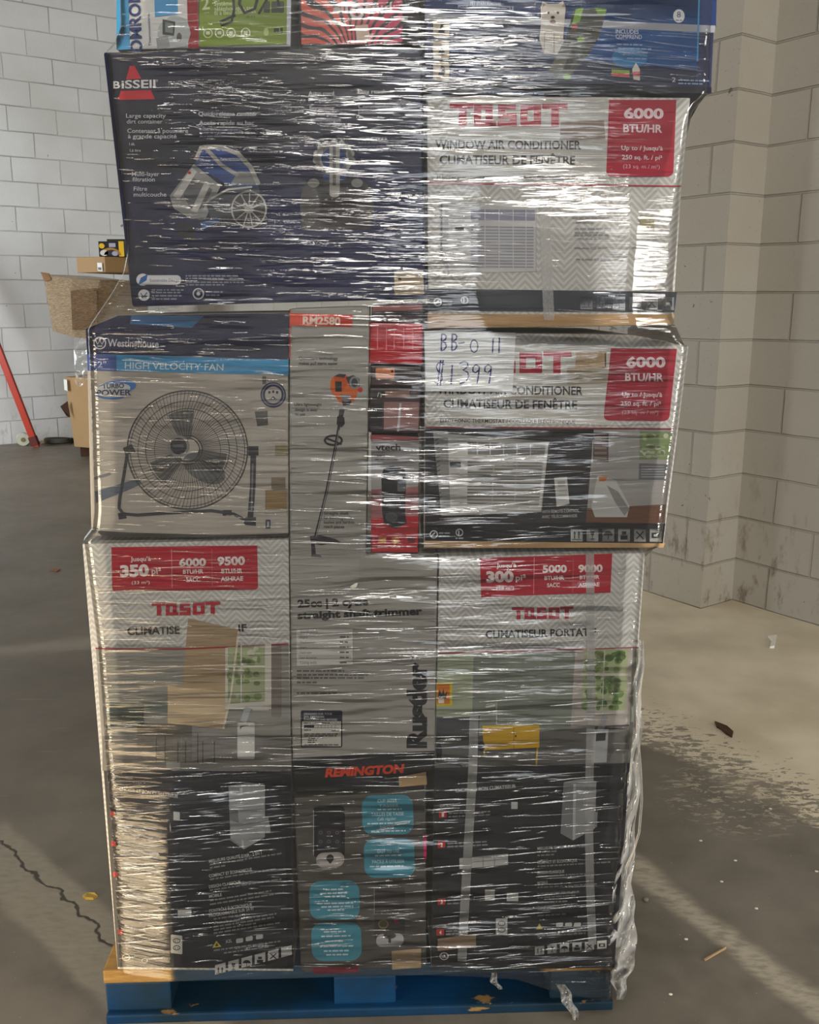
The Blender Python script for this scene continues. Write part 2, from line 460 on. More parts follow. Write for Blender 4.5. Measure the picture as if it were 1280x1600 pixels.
def lead_board():
    g = NG('lead_board_part_worn_wood')
    n = g.noise(20, 6, g.vec((0.25, 1, 2.2)), 0.7)
    w = g.mix(g.ramp(n, 0.3, 0.7), (128, 95, 48), (178, 140, 80))
    b = g.mix(g.ramp(g.noise(4, 4), .3, .7), (12, 44, 66), (20, 34, 40))
    e = g.ramp(g.add(g.math('ABSOLUTE', g.x), g.mul(g.sub(g.noise(9, 4), .5), .12)), .355, .375)
    return g.done(g.mix(e, b, w), .65, g.bump(n, .5, .004))
MLB = lead_board()
MP = pallet_paint('blue_pallet_paint', 0.66); MPW = pallet_paint('worn_blue_pallet_paint', 0.64); MW = raw_wood()
PY = math.atan(0.038)
pal_c = on_floor(566, 1590)
pallet = root('shipping_pallet', (pal_c.x, pal_c.y, 0), 'blue painted wooden pallet under the wrapped stack of cartons', 'pallet', rz=PY)
def ptf(x, y, z):
    c, s = math.cos(PY), math.sin(PY); return (pal_c.x + x * c - y * s, pal_c.y + x * s + y * c, z)
def pbox(name, x0, x1, y0, y1, z0, z1, m, bev=0.004, par=None):
    vs = box_bm(x0, x1, y0, y1, z0, z1, bev)
    o = bm_obj(name, vs, m, None)
    o.parent = pallet; return o
HWP = 0.507
for x0, x1 in ((-HWP, -HWP + 0.128), (-0.056, 0.068), (HWP - 0.128, HWP)):
    for y0 in (0.012, 0.54, 1.06):
        pbox('block', x0, x1, y0, y0 + 0.14, 0.021, 0.0855, MP)
pbox('bottom_board', -HWP, HWP, 0.0, 0.125, 0.0, 0.021, MPW)
pbox('bottom_board', -HWP, HWP, 0.54, 0.66, 0.0, 0.021, MPW)
pbox('bottom_board', -HWP, HWP, 1.08, 1.215, 0.0, 0.021, MPW)
for y0 in (0.012, 0.53, 1.06): pbox('stringer_board', -HWP, HWP, y0, y0 + 0.14, 0.0860, 0.0900, MPW, 0.001)
for i in range(8):
    pbox('deck_board', -HWP, HWP, 0.004 + i * 0.152, 0.004 + i * 0.152 + 0.137, 0.0905, 0.1205, MLB if i == 0 else MPW)

# ---------------------------------------------------------------- print colours
NAVY = (20, 23, 50); WHITE = (226, 224, 218); OFFW = (205, 202, 194); RED = (172, 28, 46); BLACK = (24, 24, 27); GREY = (128, 126, 122)
DKG = (52, 51, 52); TXT = (40, 39, 40); KRAFT = (176, 142, 98); TAN = (172, 146, 112); SILV = (176, 174, 170)

def chevron(name, a=(202, 199, 192), b=(178, 175, 169), p=0.021, w=0.0055):
    """White card printed with concentric chevrons."""
    g = NG(name)
    tri = g.math('PINGPONG', g.add(g.x, 5.0), p)
    v = g.add(g.z, tri)
    f = g.math('PINGPONG', g.add(v, 5.0), w)
    stripe = g.ramp(f, w * 0.36, w * 0.52)
    big = g.math('GREATER_THAN', g.math('PINGPONG', g.add(v, 5.0), w * 4.0), w * 3.4)
    c = g.mix(g.mul(stripe, g.sub(1.0, g.mul(big, 0.6))), a, b)
    return g.done(c, 0.5)
CHEV = chevron('chevron_card')
def kraft():
    g = NG('corrugated_kraft')
    n = g.noise(18, 5, g.vec((0.4, 0.4, 3)))
    return g.done(g.mix(g.ramp(n, 0.3, 0.7), (164, 130, 88), (190, 156, 112)), 0.7, g.bump(n, 0.2, 0.002))
MK = kraft()

def tosot(P, x0, y0, x1, y1, m, layer=3, slope=0.0):
    """The squared red wordmark, drawn as five strokes-built letters."""
    w = x1 - x0; h = y1 - y0; t = h * 0.24
    def R(a, b, c, d):
        P.quad(*[(x0 + u * w, y0 + v * h + slope * u * w) for u, v in ((a, b), (c, b), (c, d), (a, d))], m, layer, 2)
    k = t / h; s = t / w * 1.3
    # T
    R(0, 0, .20, k); R(.075, k, .075 + s * 1.1, 1)
    # O with a tail
    R(.205, .05, .365, .05 + k); R(.205, 1 - k, .395, 1); R(.205, .05 + k, .205 + s, 1 - k); R(.365 - s, .05 + k, .365, 1 - k)
    P.poly([(x0 + u * w, y0 + v * h + slope * u * w) for u, v in ((.30, .62), (.335, .62), (.40, 1), (.355, 1))], m, layer)
    # S
    R(.41, .05, .56, .05 + k); R(.41, .05 + k, .41 + s, .5); R(.41, .42, .57, .42 + k); R(.57 - s, .42 + k, .57, 1); R(.405, 1 - k, .57 - s, 1)
    # O
    R(.60, .05, .775, .05 + k); R(.60, 1 - k, .775, 1); R(.60, .05 + k, .60 + s, 1 - k); R(.775 - s, .05 + k, .775, 1 - k)
    # T
    R(.785, 0, 1, k); R(.86, k, .86 + s * 1.1, 1)

def care_icons(PP, x0, y0, n, w, gap, h, slope=0.0, fg=(222, 220, 214), bg=(40, 40, 44), seed=0):
    """The row of little handling symbols: arrows up, keep dry, fragile glass, stacking, no hooks."""
    for i in range(n):
        x = x0 + i * (w + gap); y = y0 + slope * i * (w + gap); P = PP.part('care_symbol')
        P.rect(x, y, x + w, y + h, fg, 3, slope, 1)
        k = (i + seed) % 6
        if k == 0:
            for cx in (0.32, 0.68):
                P.poly([(x + w * (cx - .13), y + h * .45), (x + w * cx, y + h * .18), (x + w * (cx + .13), y + h * .45)], bg, 4)
                P.rect(x + w * (cx - .045), y + h * .45, x + w * (cx + .045), y + h * .78, bg, 4, 0, 1)
            P.rect(x + w * .12, y + h * .82, x + w * .88, y + h * .88, bg, 4, 0, 1)
        elif k == 1:
            P.poly([(x + w * .3, y + h * .15), (x + w * .7, y + h * .15), (x + w * .62, y + h * .5), (x + w * .38, y + h * .5)], bg, 4)
            P.rect(x + w * .47, y + h * .5, x + w * .53, y + h * .78, bg, 4, 0, 1); P.rect(x + w * .33, y + h * .78, x + w * .67, y + h * .84, bg, 4, 0, 1)
        elif k == 2:
            P.poly([(x + w * (.5 + .38 * math.cos(math.pi * t / 8)), y + h * (.52 - .34 * math.sin(math.pi * t / 8))) for t in range(9)], bg, 4)
            P.rect(x + w * .47, y + h * .5, x + w * .53, y + h * .85, bg, 4, 0, 1)
        elif k == 3:
            P.rect(x + w * .2, y + h * .52, x + w * .8, y + h * .86, bg, 4, 0, 1); P.rect(x + w * .32, y + h * .2, x + w * .68, y + h * .45, bg, 4, 0, 1)
        elif k == 4:
            P.line([(x + w * .2, y + h * .2), (x + w * .8, y + h * .8)], w * .1, bg, 4); P.line([(x + w * .8, y + h * .2), (x + w * .2, y + h * .8)], w * .1, bg, 4)
        else:
            P.rect(x + w * .16, y + h * .3, x + w * .84, y + h * .72, bg, 4, 0, 1); P.rect(x + w * .34, y + h * .42, x + w * .66, y + h * .6, fg, 5, 0, 1)

def tape_material(rgb, alpha, rough=0.35):
    m = bpy.data.materials.new('clear_tape'); m.use_nodes = True; nt = m.node_tree
    b = nt.nodes['Principled BSDF']; b.inputs['Base Color'].default_value = lin(rgb); b.inputs['Roughness'].default_value = rough
    n = nt.nodes.new('ShaderNodeTexNoise'); n.inputs['Scale'].default_value = 25
    r = nt.nodes.new('ShaderNodeMapRange'); nt.links.new(n.outputs['Fac'], r.inputs[0]); r.inputs['To Min'].default_value = alpha - .12; r.inputs['To Max'].default_value = alpha + .12
    t = nt.nodes.new('ShaderNodeBsdfTransparent'); mx = nt.nodes.new('ShaderNodeMixShader')
    nt.links.new(r.outputs[0], mx.inputs[0]); nt.links.new(t.outputs[0], mx.inputs[1]); nt.links.new(b.outputs[0], mx.inputs[2])
    nt.links.new(mx.outputs[0], nt.nodes['Material Output'].inputs['Surface']); return m
CLEAR = tape_material((205, 203, 198), 0.45)

def strip(face, name, parent, pts, w, m, lift=0.003, label=None):
    """A strip of tape lying on a carton."""
    P = Print(face, lift); P.line(pts, w, m, 1); return P.build(name, parent, label)

# ================================================================ bottom row
def dent(xc_top, xc_bot, xl, xr, z0, z1, amp):
    def g(x, z):
        if z > z1: return 0.0
        a = min((z1 - z) / (z1 - z0), 1.0); a = a * a * (3 - 2 * a)
        xc = xc_top + (xc_bot - xc_top) * min(max((z1 - z) / (z1 - z0), 0), 1)
        t = (x - xl) / (xc - xl) if x < xc else (xr - x) / (xr - xc)
        return -amp * a * min(max(t, 0.0), 1.0)
    return g
g_left = dent(-0.415, -0.44, -0.585, -0.235, 0.36, 0.74, 0.042)
FL = Face(1.568, 0.03, g_left)

def portable_left():
    nx, nz = 26, 30
    tl, tr, br, bl = (129, 850), (451, 843), (458, 1517), (184, 1514)
    grid = []
    for j in range(nz + 1):
        v = j / nz
        for i in range(nx + 1):
            u = i / nx
            grid.append(FL.at(*[(tl[k] * (1 - u) + tr[k] * u) * (1 - v) + (bl[k] * (1 - u) + br[k] * u) * v for k in (0, 1)]))
    zs = min(p.z for p in grid); c = sum(grid, Vector()) / len(grid)
    r = root('air_conditioner_carton', (c.x, c.y + .25, zs), 'tall white-topped portable air conditioner carton marked 350, creased lower front', 'carton', 'portable air conditioner cartons on the pallet')
    bm = bmesh.new(); V = [bm.verts.new(p) for p in grid]; w = nx + 1
    for j in range(nz):
        for i in range(nx): bm.faces.new((V[j * w + i], V[(j + 1) * w + i], V[(j + 1) * w + i + 1], V[j * w + i + 1]))
    loop = [i for i in range(w)] + [j * w + nx for j in range(1, nz + 1)] + [nz * w + i for i in range(nx - 1, -1, -1)] + [j * w for j in range(nz - 1, 0, -1)]
    B = []
    for k in loop:
        p = grid[k]; B.append(bm.verts.new((p.x - 0.012, 1.568 + 0.03 * p.x + 0.46, p.z)))
    n = len(loop)
    for k in range(n): bm.faces.new((V[loop[k]], V[loop[(k + 1) % n]], B[(k + 1) % n], B[k]))
    bm.faces.new(B)
    bm_obj('carton', bm, CHEV, r)
    P = Print(FL)
    # dark lower half and room picture
    P.quad((150, 1013), (451, 1007), (455, 1205), (162, 1204), (138, 136, 128), 1, 24)
    P.quad((162, 1203), (455, 1203), (459, 1514), (184, 1511), (38, 38, 43), 1, 28)
    P.line([(149, 1013), (200, 1014.5), (283, 1014), (360, 1011), (451, 1006)], 2.2, (150, 30, 48), 3)
    P.build('lower_print', r)
    P = Print(FL)                                                      # room photograph
    P.rect(168, 1100, 225, 1135, (58, 70, 66), 3); P.rect(166, 1096, 172, 1140, (84, 88, 82), 4, 0, 1)
    P.rect(222, 1098, 262, 1112, (96, 104, 96), 3)
    P.rect(214, 1130, 300, 1190, (104, 98, 88), 2); P.rect(160, 1150, 455, 1204, (112, 108, 102), 2, 0, 12)
    P.rect(395, 1012, 420, 1110, (190, 184, 172), 2); P.rect(352, 1012, 424, 1108, (196, 191, 180), 3)
    P.quad((356, 1011), (414, 1008), (414, 1096), (356, 1100), (156, 162, 128), 4, 4)
    r_ = random.Random(4)
    for _ in range(40):
        x, y = r_.uniform(358, 408), r_.uniform(1014, 1092); P.ell(x, y, r_.uniform(3, 8), r_.uniform(2, 6), r_.choice([(122, 140, 88), (160, 172, 126), (190, 192, 166), (106, 124, 76), (150, 160, 118)]), 5, 10)
    P.rect(376, 1008, 378, 1098, (206, 202, 190), 6, 0, 2); P.rect(356, 1040, 414, 1042.5, (214, 210, 200), 6, 0, 2); P.rect(414, 1006, 424, 1108, (202, 196, 184), 5, 0, 2)
    P.rect(424, 1008, 440, 1120, (120, 112, 106), 3)
    P.line([(388, 1105), (380, 1128)], 10, (166, 168, 168), 6)                # exhaust hose
    P.rrect(371, 1129, 398, 1186, 3, (196, 194, 188), 7); P.rect(375, 1134, 393, 1146, (92, 96, 98), 8, 0, 1)
    for x in (244, 258, 278, 290, 309, 317, 335): P.line([(x, 1146 + (x % 3) * 6), (x, 1192)], 1.2, (62, 58, 54), 5)
    P.build('room_picture', r)
    P = Print(FL)                                                      # red rating badge
    P.rrect(174, 855, 402, 924, 5, RED, 2, -0.012, (0, 0, 1, 1), 0.02)
    P.line([(268, 858), (269, 918)], 1.2, (214, 120, 126), 3); P.line([(331, 858), (332, 917)], 0.8, (196, 90, 100), 3)
    c = (232, 214, 210)
    P.text("Jusqu'à", 204, 877, 236, 876, 6.5, c, 4, .02); P.text('350', 188, 901, 233, 899, 17, c, 4, .05); P.text('pi²', 237, 897, 252, 896, 9, c, 4, .02)
    P.text('(33 m²)', 206, 913, 234, 912, 5, c, 4)
    P.text('6000', 280, 884.5, 322, 884, 11.5, c, 4, .04); P.text('BTU/HR', 286, 896.5, 318, 896, 6.5, c, 4, .03); P.text('SACC', 291, 909, 313, 908.5, 6.5, c, 4, .03)
    P.text('9500', 340, 883, 383, 882, 12.5, c, 4, .04); P.text('BTU/HR', 346, 895.5, 379, 895, 6.5, c, 4, .03); P.text('ASHRAE', 345, 908, 380, 907, 6.5, c, 4, .03)
    P.build('rating_badge', r)
    P = Print(FL); tosot(P, 237, 942, 344, 962, (168, 34, 50), 3, -0.018); P.build('wordmark', r)
    P = Print(FL)
    P.text('CLIMATISE', 199, 992, 281, 990, 12, TXT, 4, .03); P.part('title_lettering').text('IF', 373, 987, 386, 986, 11, TXT, 4, .03)
    P.build('title_lettering', r)
    P = Print(FL)                                                      # appliance picture, mobile unit in three-quarter view
    P.poly([(357, 1228), (388, 1223), (414, 1227), (414, 1308), (381, 1327), (360, 1313)], (150, 150, 148), 3)
    P.poly([(357, 1228), (375, 1231), (378, 1325), (360, 1313)], (126, 127, 127), 4)
    P.poly([(375, 1231), (379, 1231), (381, 1326), (378, 1325)], (182, 182, 180), 5)
    P.poly([(414, 1276), (419, 1275), (423, 1299), (414, 1301)], (140, 140, 138), 4)
    P.poly([(358, 1262), (372, 1266), (373, 1286), (359, 1281)], (112, 113, 113), 5)
    P.build('appliance_picture', r)
    P = Print(FL); c = (190, 188, 182)
    P.part('heading_lettering').text('CHOISIR LE BON CLIMATISEUR', 186, 1235, 278, 1247, 5.5, c, 4, .01)
    for s, y, x1 in (("MEILLEURE QUALITÉ D'AIR - 2 EN 1", 1348, 409), ('COMPACT ET ÉCONOMIQUE', 1371, 394), ('DESIGN CLASSIQUE', 1388, 376), ('MOBILE', 1403, 347), ('CONTRÔLE ÉLECTRONIQUE', 1426, 394), ('PROGRAMMABLE SUR 24 H', 1433, 396)):
        P.text(s, 327, y, x1, y - (x1 - 327) * 0.16, 4.6, c, 4, .02)
    for k, (y, x1) in enumerate(((1353, 440), (1358, 352), (1376, 434), (1393, 440), (1409, 424), (1415, 444), (1438, 374), (1445, 432), (1450, 428), (1455, 400), (1460, 440))):
        P.dashes(328 if k < 6 else 334, y - 3, x1, 2.4, (128, 126, 124), 4, -0.16, k)
    P = P if not P.build('small_print', r) else Print(FL); P.dashes(334, 1484, 438, 2.2, (128, 126, 124), 4, -0.14, 31); P.dashes(350, 1488, 420, 2.2, (128, 126, 124), 4, -0.14, 32)
    P.build('small_print', r)
    P = Print(FL)
    care_icons(P, 336, 1508, 6, 16.5, 4.2, 15, -0.26, (196, 194, 190))
    w_ = P.part('warning_triangle'); w_.poly([(332, 1481), (346, 1479), (338, 1470)], (196, 178, 48), 3); w_.poly([(336, 1479), (342, 1478), (338.5, 1473)], (50, 46, 36), 4)
    for x, y in ((369, 1467), (384, 1464), (400, 1461)): P.part('hazard_label').rrect(x, y, x + 11, y + 7, 2, (176, 174, 170), 3, -0.15)
    P.part('class_lettering').text('A2L', 353, 1474, 363, 1472, 5, c, 4)
    o_ = P.part('outlet_picture'); o_.rrect(267, 1460, 285, 1489, 2, (204, 200, 190), 3, .12)
    for y in (1469, 1480): o_.ring(276, y + 1, 6, 4, 1.3, (60, 58, 54), 4, 16); o_.line([(274, y), (274, y + 3)], 1, (60, 58, 54), 4); o_.line([(278, y), (278, y + 3)], 1, (60, 58, 54), 4)
    P.part('diagram').rect(271, 1268, 281, 1281, (190, 188, 182), 3, 0.1, 2); P.part('diagram').rect(278, 1422, 299, 1434, (202, 198, 190), 3, -0.05, 2)
    P.ring(197, 1496, 6.5, 5.5, 1.2, (186, 182, 172), 4, 20); P.part('certification_mark').ring(226, 1501, 5, 4, 1.2, (186, 182, 172), 4, 20)
    for y, x in ((1267, 172), (1314, 174), (1362, 177), (1452, 184)): P.part('step_badge').rect(x, y, x + 7, y + 8, (186, 44, 44), 3, 0.1, 1)
    P.build('certification_mark', r)
    # pieces of torn kraft stuck over the title
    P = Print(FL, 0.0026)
    P.quad((294, 966), (373, 984), (364, 1085), (284, 1082), (160, 138, 108), 1, 6); P.quad((262, 1072), (362, 1082), (349, 1139), (262, 1130), (190, 168, 134), 2, 6)  # lower piece paler: the sunlight on it is put into its colour
    P.line([(373, 986), (361, 1085), (349, 1139)], 3.2, (206, 196, 176), 3)
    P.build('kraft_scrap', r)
    return r
portable_left()

FR = Face(1.566, 0.03)
def portable_right():
    r = carton('air_conditioner_carton', FR, [(686, 869), (1009, 864), (998, 1018), (959, 1512), (674, 1516), (680, 1180)], 0.46, CHEV,
               'tall white-topped portable air conditioner carton marked 300', 'carton', 'portable air conditioner cartons on the pallet')
    P = Print(FR)
    P.quad((684, 1021), (998, 1012), (985, 1192), (679, 1200), (132, 134, 122), 1, 4); P.quad((679, 1194), (985, 1188), (960, 1512), (674, 1516), (40, 40, 43), 2, 4)
    P.line([(684, 1021), (998, 1012)], 2.0, (140, 40, 54), 3); P.build('lower_print', r)
    P = Print(FR)
    P.quad((684, 1022), (740, 1021), (738, 1120), (682, 1120), (160, 166, 140), 3, 2); P.quad((740, 1021), (895, 1017), (890, 1140), (738, 1120), (128, 134, 122), 3, 2)
    P.quad((682, 1120), (900, 1135), (985, 1130), (980, 1192), (679, 1200), (82, 80, 78), 4, 2) if False else P.poly([(682, 1120), (742, 1120), (742, 1150), (888, 1140), (990, 1128), (985, 1192), (679, 1200)], (92, 90, 86), 4)
    P.rect(682, 1122, 736, 1158, (66, 68, 70), 5); P.poly([(734, 1128), (750, 1114), (748, 1150), (734, 1158)], (86, 88, 90), 6)
    P.rect(682, 1066, 707, 1103, (198, 178, 40), 5, 0, 1); P.rect(683, 1069, 703, 1100, (206, 118, 40), 6, 0, 1)
    P.poly([(684, 1090), (687, 1077), (690, 1085), (693, 1076), (695, 1086), (699, 1079), (697, 1092)], (40, 48, 36), 7); P.rect(685, 1092, 694, 1099, (226, 220, 206), 7, 0, 1)
    P.quad((754, 1134), (843, 1132), (843, 1168), (756, 1172), (198, 156, 34), 6, 2); P.quad((754, 1134), (843, 1132), (843, 1135), (754, 1137), (220, 184, 66), 7, 2); P.line([(803, 1136), (803, 1170)], 1, (150, 112, 26), 7); P.ell(806, 1150, 1.5, 1.5, (70, 54, 20), 8, 8)
    P.line([(840, 1168), (838, 1196)], 2.6, (186, 146, 40), 7); P.line([(757, 1170), (757, 1182)], 2, (166, 132, 40), 7)
    P.line([(776, 1133), (776, 1098), (760, 1101)], 1.4, (186, 182, 168), 7); P.poly([(758, 1104), (774, 1100), (774, 1104), (760, 1106)], (206, 202, 190), 8)
    P.line([(684, 1168), (683, 1190), (720, 1196), (726, 1206)], 2.4, (40, 42, 46), 7); P.ell(686, 1174, 5, 12, (48, 50, 54), 7, 18); P.ell(752, 1166, 6, 8, (48, 50, 54), 7, 16)
    # sash window
    P.quad((899, 1016), (989, 1013), (984, 1132), (892, 1136), (172, 163, 154), 6, 2); P.quad((913, 1016), (982, 1014), (978, 1110), (908, 1112), (158, 166, 126), 7, 2)
    r_ = random.Random(8)
    for k in range(80):
        x, y = r_.uniform(914, 972), r_.uniform(1020, 1106); P.ell(x, y, r_.uniform(3, 9), r_.uniform(3, 7), r_.choice([(88, 118, 66), (108, 134, 78), (150, 164, 112), (182, 186, 148), (96, 126, 70), (128, 148, 94)]), 8, 10)
    P.rect(907, 1052, 982, 1056, (190, 184, 174), 9, 0, 2); P.line([(945, 1016), (941, 1111)], 1.6, (186, 180, 168), 9); P.rect(898, 1110, 985, 1116, (186, 178, 168), 9, 0, 2)
    P.line([(946, 1118), (938, 1142)], 10, (150, 150, 148), 9); P.poly([(928, 1141), (951, 1139), (948, 1191), (924, 1192)], (168, 168, 166), 10); P.poly([(932, 1146), (947, 1145), (946, 1157), (931, 1158)], (52, 54, 58), 11)
    P.build('room_picture', r)
    P = Print(FR)
    P.quad((750, 872), (957, 865), (954, 926), (752, 933), RED, 2, 3)
    P.line([(835, 871), (834, 928)], 1.0, (222, 140, 144), 3); P.line([(896, 872), (895, 926)], 0.8, (196, 90, 100), 3)
    c = (236, 222, 218)
    P.text("Jusqu'à", 776, 887, 807, 886, 6.5, c, 4, .03); P.text('300', 760, 909.5, 803, 908.5, 16, c, 4, .05); P.text('pi²', 806, 907, 822, 906.5, 9, c, 4, .02); P.text('(28 m²)', 776, 922, 803, 921, 6, c, 4)
    P.text('5000', 848, 894.5, 886, 894, 11, c, 4, .04); P.text('BTU/HR', 851, 906, 882, 905.5, 6, c, 4, .03); P.text('SACC', 855, 917.5, 875, 917, 6, c, 4, .03)
    P.text('9000', 904, 894, 942, 893, 11, c, 4, .04); P.text('BTU/HR', 906, 905, 937, 904.5, 6, c, 4, .03); P.text('ASHRAE', 904, 917, 937, 916, 6, c, 4, .03)
    P.build('rating_badge', r)
    P = Print(FR); tosot(P, 800, 949, 896, 968, (166, 36, 52), 3, -0.016); P.build('wordmark', r)
    P = Print(FR); P.text('CLIMATISEUR PORTATIF', 759, 997, 932, 993, 11.5, TXT, 4, .03); P.build('title_lettering', r)
    P = Print(FR)
    P.poly([(881, 1222), (910, 1217), (932, 1221), (930, 1294), (896, 1313), (876, 1302)], (146, 146, 144), 3)
    P.poly([(881, 1222), (896, 1225), (895, 1313), (876, 1302)], (122, 123, 123), 4); P.poly([(896, 1225), (900, 1225), (899, 1311), (895, 1313)], (176, 176, 174), 5)
    P.poly([(930, 1269), (934, 1268), (933, 1292), (929, 1293)], (132, 132, 130), 4); P.build('appliance_picture', r)
    P = Print(FR); c = (186, 184, 180)
    P.part('heading_lettering').text('CHOISIR LE BON CLIMATISEUR', 712, 1238, 806, 1231, 5.5, c, 4, .01)
    for n_, (x, y) in enumerate(((686, 1268), (684, 1315), (684, 1404), (682, 1452))):
        q_ = P.part('step_badge'); q_.rrect(x, y, x + 12, y + 10, 1.5, (186, 52, 44), 3, -0.05); q_.text(str(n_ + 1), x + 4.5, y + 8, x + 8, y + 8, 6, (230, 220, 214), 4, .03)
        q_ = P.part('step_lettering')
        for k in range(2): q_.dashes(x + 15, y + 2 + 5 * k, x + (80 if n_ < 2 else 40), 2.2, (140, 138, 136), 4, -0.05, n_ * 3 + k)
    tb = P.part('size_table'); tb.quad((718, 1341), (794, 1334), (794, 1351), (718, 1358), (186, 184, 180), 3, 1)
    for x in (737, 755, 773): tb.line([(x, 1340), (x, 1355)], 0.8, (90, 88, 86), 4)
    tb.line([(718, 1349), (794, 1342)], 0.8, (90, 88, 86), 4)
    P.part('diagram').rrect(799, 1253, 809, 1264, 1, (190, 188, 184), 3); P.part('diagram').rrect(758, 1390, 773, 1407, 1, (196, 194, 188), 3); P.part('diagram').rrect(792, 1395, 810, 1408, 1, (196, 194, 188), 3)
    o_ = P.part('outlet_picture'); o_.rrect(775, 1435, 793, 1460, 2, (184, 182, 176), 3)
    for y in (1443, 1453): o_.ring(784, y, 6, 4, 1.2, (50, 48, 46), 4, 16)
    for s, y, x1 in (("MEILLEURE QUALITÉ D'AIR - 2 EN 1", 1328, 918), ('COMPACT ET ÉCONOMIQUE', 1350, 902), ('DESIGN CLASSIQUE', 1366, 882), ('MOBILE', 1382, 856)):
        P.text(s, 840, y, x1, y - (x1 - 840) * 0.06, 4.4, (170, 168, 164), 4, .02)
    for k, (y, x1) in enumerate(((1333, 870), (1338, 866), (1355, 955), (1371, 930), (1388, 935), (1398, 905), (1404, 900), (1412, 890), (1422, 900), (1432, 885), (1460, 925), (1464, 915))):
        P.dashes(840, y - 2.4, x1, 2.2, (124, 122, 120), 4, -0.06, k + 60)
    P.build('small_print', r)
    P = Print(FR); care_icons(P, 836, 1479, 6, 14.5, 5.0, 13, -0.09, (206, 204, 198))
    P.part('warning_triangle').poly([(838, 1452), (848, 1451.5), (843, 1443)], (196, 178, 48), 3)
    for x in (869, 883, 897): P.part('hazard_label').rrect(x, 1442, x + 11, 1448, 2, (190, 188, 182), 3, -0.06)
    P.ring(694, 1494, 7, 6, 1.4, (196, 194, 190), 3, 24); P.text('UL', 690.5, 1496.5, 697.5, 1496, 5, (196, 194, 190), 4, .02)
    P.build('certification_mark', r)
    strip(FR, 'tape_strip', r, [(741, 1112), (739, 1200), (733, 1300), (726, 1420), (722, 1502)], 14, CLEAR); strip(FR, 'tape_strip', r, [(922, 866), (924, 1100), (920, 1260), (922, 1380), (926, 1476)], 13, CLEAR)
    P = Print(FR, .0035); P.quad((684, 1467), (744, 1459), (744, 1479), (684, 1486), tape_material((176, 148, 122), 0.8), 1, 2); P.build('kraft_scrap', r)
portable_right()

FC = Face(1.560, 0.03)
MG = ink((86, 83, 78), 0.5)
def coffee():
    r = carton('coffee_maker_carton', FC, [(459, 1247), (664, 1234), (667, 1510), (478, 1520), (470, 1516)], 0.30, MG,
               'grey coffee maker carton with four teal panels, bottom centre of the pallet', 'carton')
    T = (70, 142, 160); c = (196, 216, 218)
    words = ((('CUP SIZES', 1254, 590, 620, 5), ('TASSES', 1261, 592, 622, 3.6), ('TAILLES DE TASSE', 1275, 580, 631, 5.2), ('Café régulier', 1282, 590, 619, 4.6), ('Expresso', 1294, 594, 616, 4)),
             (('EASY TO USE', 1333, 590, 624, 5), ('FACILE À UTILISER', 1349, 582, 632, 5)), (), ())
    bars = (((1264, 590, 628), (1286, 574, 640), (1298, 580, 634)), ((1336, 586, 630), (1353, 578, 630)), ((1389, 508, 536), (1395, 500, 544), (1400, 508, 540), (1411, 496, 552), (1416, 502, 552), (1421, 512, 538)),
            ((1455, 506, 540), (1462, 502, 548), (1470, 508, 536), (1478, 500, 552), (1485, 506, 548), (1491, 510, 544)))
    for i, (x0, y0, x1, y1) in enumerate(((565, 1243, 645, 1305), (568, 1311, 647, 1372), (483, 1377, 561, 1438), (486, 1442, 564, 1502))):
        P = Print(FC); P.rrect(x0, y0, x1, y1, 17, T, 2, -0.02, (1, 1, 1, 1), 0.03); q = P.part('panel_lettering', True)
        for s, y, a, b, h in words[i]: q.text(s, a, y, b, y - 1, h, c, 5, .01)
        for k, (y, a, b) in enumerate(bars[i]): q.dashes(a, y, b, 2.3, c, 5, -0.025, k + 5 * i)
        P.build('teal_panel', r)
    P = Print(FC)
    P.rrect(489, 1260, 539, 1340, 8, (38, 37, 42), 3, -0.02); P.line([(490, 1266), (490, 1336)], 1.3, (150, 148, 144), 4); P.rrect(496, 1295, 533, 1330, 4, (50, 48, 54), 4)
    for x in (501, 514, 527):
        for y in (1301, 1315): P.ring(x, y, 3, 2.6, 1, (96, 92, 98), 5, 12)
    P.rrect(494, 1333, 538, 1356, 11, (170, 162, 156), 5, -0.05); P.rrect(497, 1336, 535, 1353, 9, (186, 178, 172), 6, -0.05); P.ell(516, 1341, 6, 6, (44, 42, 44), 7, 18); P.rect(514, 1341, 518, 1349, (44, 42, 44), 7, 0, 1)
    P.build('appliance_picture', r); P = Print(FC)
    P.rrect(585, 1385, 633, 1470, 8, (74, 71, 69), 3, -0.02); P.line([(585, 1390), (585, 1428)], 1.2, (136, 132, 128), 4); P.ring(599, 1444, 8, 7, 1.6, (150, 128, 84), 5, 24); P.ell(599, 1444, 6.4, 5.6, (96, 88, 62), 4, 20)
    P.rect(616, 1437, 622, 1443, (164, 46, 96), 5, 0, 1); P.rrect(588, 1460, 631, 1480, 9, (176, 170, 168), 5, -0.05); P.ell(609, 1462, 10, 5, (72, 69, 67), 6, 18); P.rect(607, 1462, 611, 1473, (72, 69, 67), 6, 0, 1)
    P.build('appliance_picture', r)
    P = Print(FC); P.rect(662, 1304, 666.5, 1343, (206, 40, 110), 3, 0, 1); P.part('bottom_stripe').poly([(488, 1513), (560, 1509), (560, 1519), (490, 1522)], (136, 44, 60), 3); P.build('corner_stripe', r)
    P = Print(FC, .003); P.quad((612, 1486), (658, 1482), (658, 1512), (613, 1515), TAN, 1, 2); P.build('shipping_label', r)
coffee()

